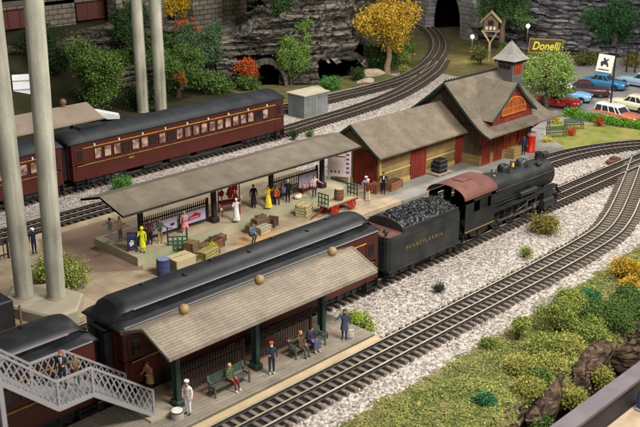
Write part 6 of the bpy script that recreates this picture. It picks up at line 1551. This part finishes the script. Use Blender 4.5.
cliff('rock_ledge','rough brown rock ledge under the brink of the slope, running beside the dark rail',[(34.0,20.45),(36.5,20.75),(38.3,20.5),(40.2,20.8),(42,20.9),(44,20.7),(46,20.55),(48.5,20.6),(51,20.4)],lambda t:1.75+.55*math.sin(t*19)+.3*math.sin(t*43),M_LEDGE,31,.55,.25,dz=.12,du=.16,ledge=.55,back=(.35,.8,1.3),z0=-2.15)
# turf tufts
def tufts():
    rs=np.random.RandomState(9); V=[];F=[];MI=[]
    for _ in range(52000):
        x=rs.uniform(24,66); e=edge_y(x); y=rs.uniform(e-1.6,26.1+.03*max(0,x-45)**1.25)
        top=25.75+.03*max(0,x-45)**1.25+.5*noise.noise(Vector((x*.9,7,0)))
        if y>top and rs.rand()>.25: continue
        g=noise.noise(Vector((x*.45,y*.8,3)))+.5*noise.noise(Vector((x*1.6,y*1.9,8)))
        if g<-.22 and rs.rand()<.75: continue
        z=gz(x,y); s_=rs.uniform(.05,.12)
        k2=noise.noise(Vector((x*.3+9,y*.6,1)))+.35*rs.randn()*.5+.25*(24.5-y)*.3
        mi=0 if k2<.0 else (1 if k2<.28 else (2 if rs.rand()<.75 else 3))
        hgt=.04+.16*max(0,g+.2)
        for k in range(3):
            q=np.array((x+rs.uniform(-.07,.07),y+rs.uniform(-.07,.07),z+rs.uniform(0,hgt)))
            a=rs.normal(size=3)*np.array((1,1,.35)); a/=np.linalg.norm(a); t=np.cross(a,np.array((rs.randn()*.4,rs.randn()*.4,1))); t/=np.linalg.norm(t); o=len(V)
            V+=[tuple(q-a*s_*.5),tuple(q+t*s_*.4),tuple(q+a*s_*.5),tuple(q-t*s_*.4)]; F.append((o,o+1,o+2,o+3)); MI.append(mi)
    o=rawmesh('turf',V,F,[G_TURF,folmat('turf_green',['#54612c','#67743a','#455222','#748044']),G_FLOW,folmat('turf_deep',['#38512a','#496536','#2b4020'])],MI); tag(o,'rough yellow-green turf covering the foreground slope','grass',kind='stuff')
tufts()
# layout edge: dark rail, shelf, blue post
root=empty('edge_rail','grey-topped dark wooden rail crossing the lower right corner','rail',(40,17.8,-.5))
b=MB(); b.box(22,62,17.35,18.2,.86,1.02); b.build('capping',mat('rail_cap','#554d51','#62595d',rough=.6,scale=1.,dirt=('#5a5156',.6,.5)),root,world=True)
b=MB(); b.box(22,62,17.5,18.05,-.6,.86); b.build('board',mat('rail_dark','#1f1a24','#2a2530',rough=.6,scale=1),root,world=True)
slab('edge_shelf',[(22,9),(62,9),(62,17.48),(22,17.48)],-.75,-.5,mat('tan_shelf','#8f7c63','#a08d73',rough=.9,scale=1.))
root=empty('blue_post','small blue post standing against the dark rail in the bottom right corner','post',(39.6,17.0,-.5))
b=MB(); b.bev(-.28,.28,-.22,.22,0,1.15,.06); b.build('shaft',mat('post_blue','#1f2f66','#2a3d7c',rough=.5,scale=2),root)
b=MB(); b.bev(-.32,.32,-.26,.26,0,.16,.04); b.build('foot',M_LATT,root)
# rusty trolley stub and left edge box
root=empty('rusty_buffer','low rusty brown track fitting on the ballast at the start of the grey crossing strip','track fitting',(74.9,37.6,0),.1)
b=MB(); b.bev(-.9,.9,-.35,.35,0,.28,.06); b.bev(-.2,.5,-.2,.3,.28,.42,.04); b.build('housing',mat('rust_brown','#4a2d20','#5f3b2a',rough=.8,scale=3),root)
b=MB(); b.cyl((-1.0,.1,.12),(1.1,.1,.12),.06,n=8); b.build('rod',M_IRON,root)
root=empty('equipment_box','black box with a brown frame at the left edge in front of the cream poles','box',(21.2,46.2,.0))
b=MB(); b.bev(-1.6,1.1,-1.2,1.2,0,2.0,.08); b.build('case',M_IRON,root); b=MB(); b.bar((-1.6,-1.3,.35),(1.4,-1.3,.35),.12); b.bar((1.35,-1.3,0),(1.35,-1.3,1.6),.1); b.build('frame',mat('brown_frame','#6a4f3a',None,rough=.7),root)

# ------------------------------------------------------------------ room beyond, light, camera
w=bpy.data.worlds.new('World'); SC.world=w; w.use_nodes=True; bg_=w.node_tree.nodes['Background']; bg_.inputs[0].default_value=(.95,.96,1.0,1); bg_.inputs[1].default_value=.22
def area(name,loc,target,size,energy,color,sy=None):
    l=bpy.data.lights.new(name,'AREA'); l.energy=energy; l.size=size; l.color=color
    if sy: l.shape='RECTANGLE'; l.size_y=sy
    o=bpy.data.objects.new(name,l); COL.objects.link(o); o.location=loc
    o.rotation_euler=(Vector(target)-Vector(loc)).to_track_quat('-Z','Y').to_euler(); return o
area('hall_lamp_main',(34,4,40),(42,38,0),15,42000,(1,.965,.92),10)
area('front_fill_light',(6,-14,24),(38,36,0),12,9500,(1,.965,.92),8)  # added fill light, brightens the dark space under the front canopy
area('hall_lamp_right',(78,14,44),(78,46,0),13,33000,(1,.955,.9),9)
area('hall_lamp_back',(66,56,46),(74,80,0),14,27000,(1,.96,.91),10)
cd=bpy.data.cameras.new('camera'); cam=bpy.data.objects.new('camera',cd); COL.objects.link(cam); SC.camera=cam
cd.sensor_width=36; cd.lens=54.0; cd.clip_end=600; cd.clip_start=.5
TH=math.radians(19.79359261825622); A=math.radians(44.31009296050497)
fwd=Vector((math.cos(A)*math.cos(TH),math.sin(A)*math.cos(TH),-math.sin(TH)))
cam.location=(0,0,24); cam.rotation_euler=fwd.to_track_quat('-Z','Y').to_euler()
cd.dof.use_dof=True; cd.dof.focus_distance=68; cd.dof.aperture_fstop=.054/.13
SC.view_settings.view_transform='Standard'; SC.view_settings.look='None'; SC.view_settings.exposure=0; SC.view_settings.gamma=1
SC.render.engine='CYCLES'
try: SC.cycles.use_denoising=True; SC.cycles.denoiser='OPENIMAGEDENOISE'
except Exception: pass
SC.cycles.max_bounces=5; SC.cycles.diffuse_bounces=3; SC.cycles.glossy_bounces=2; SC.cycles.transmission_bounces=1; SC.cycles.caustics_reflective=False; SC.cycles.caustics_refractive=False
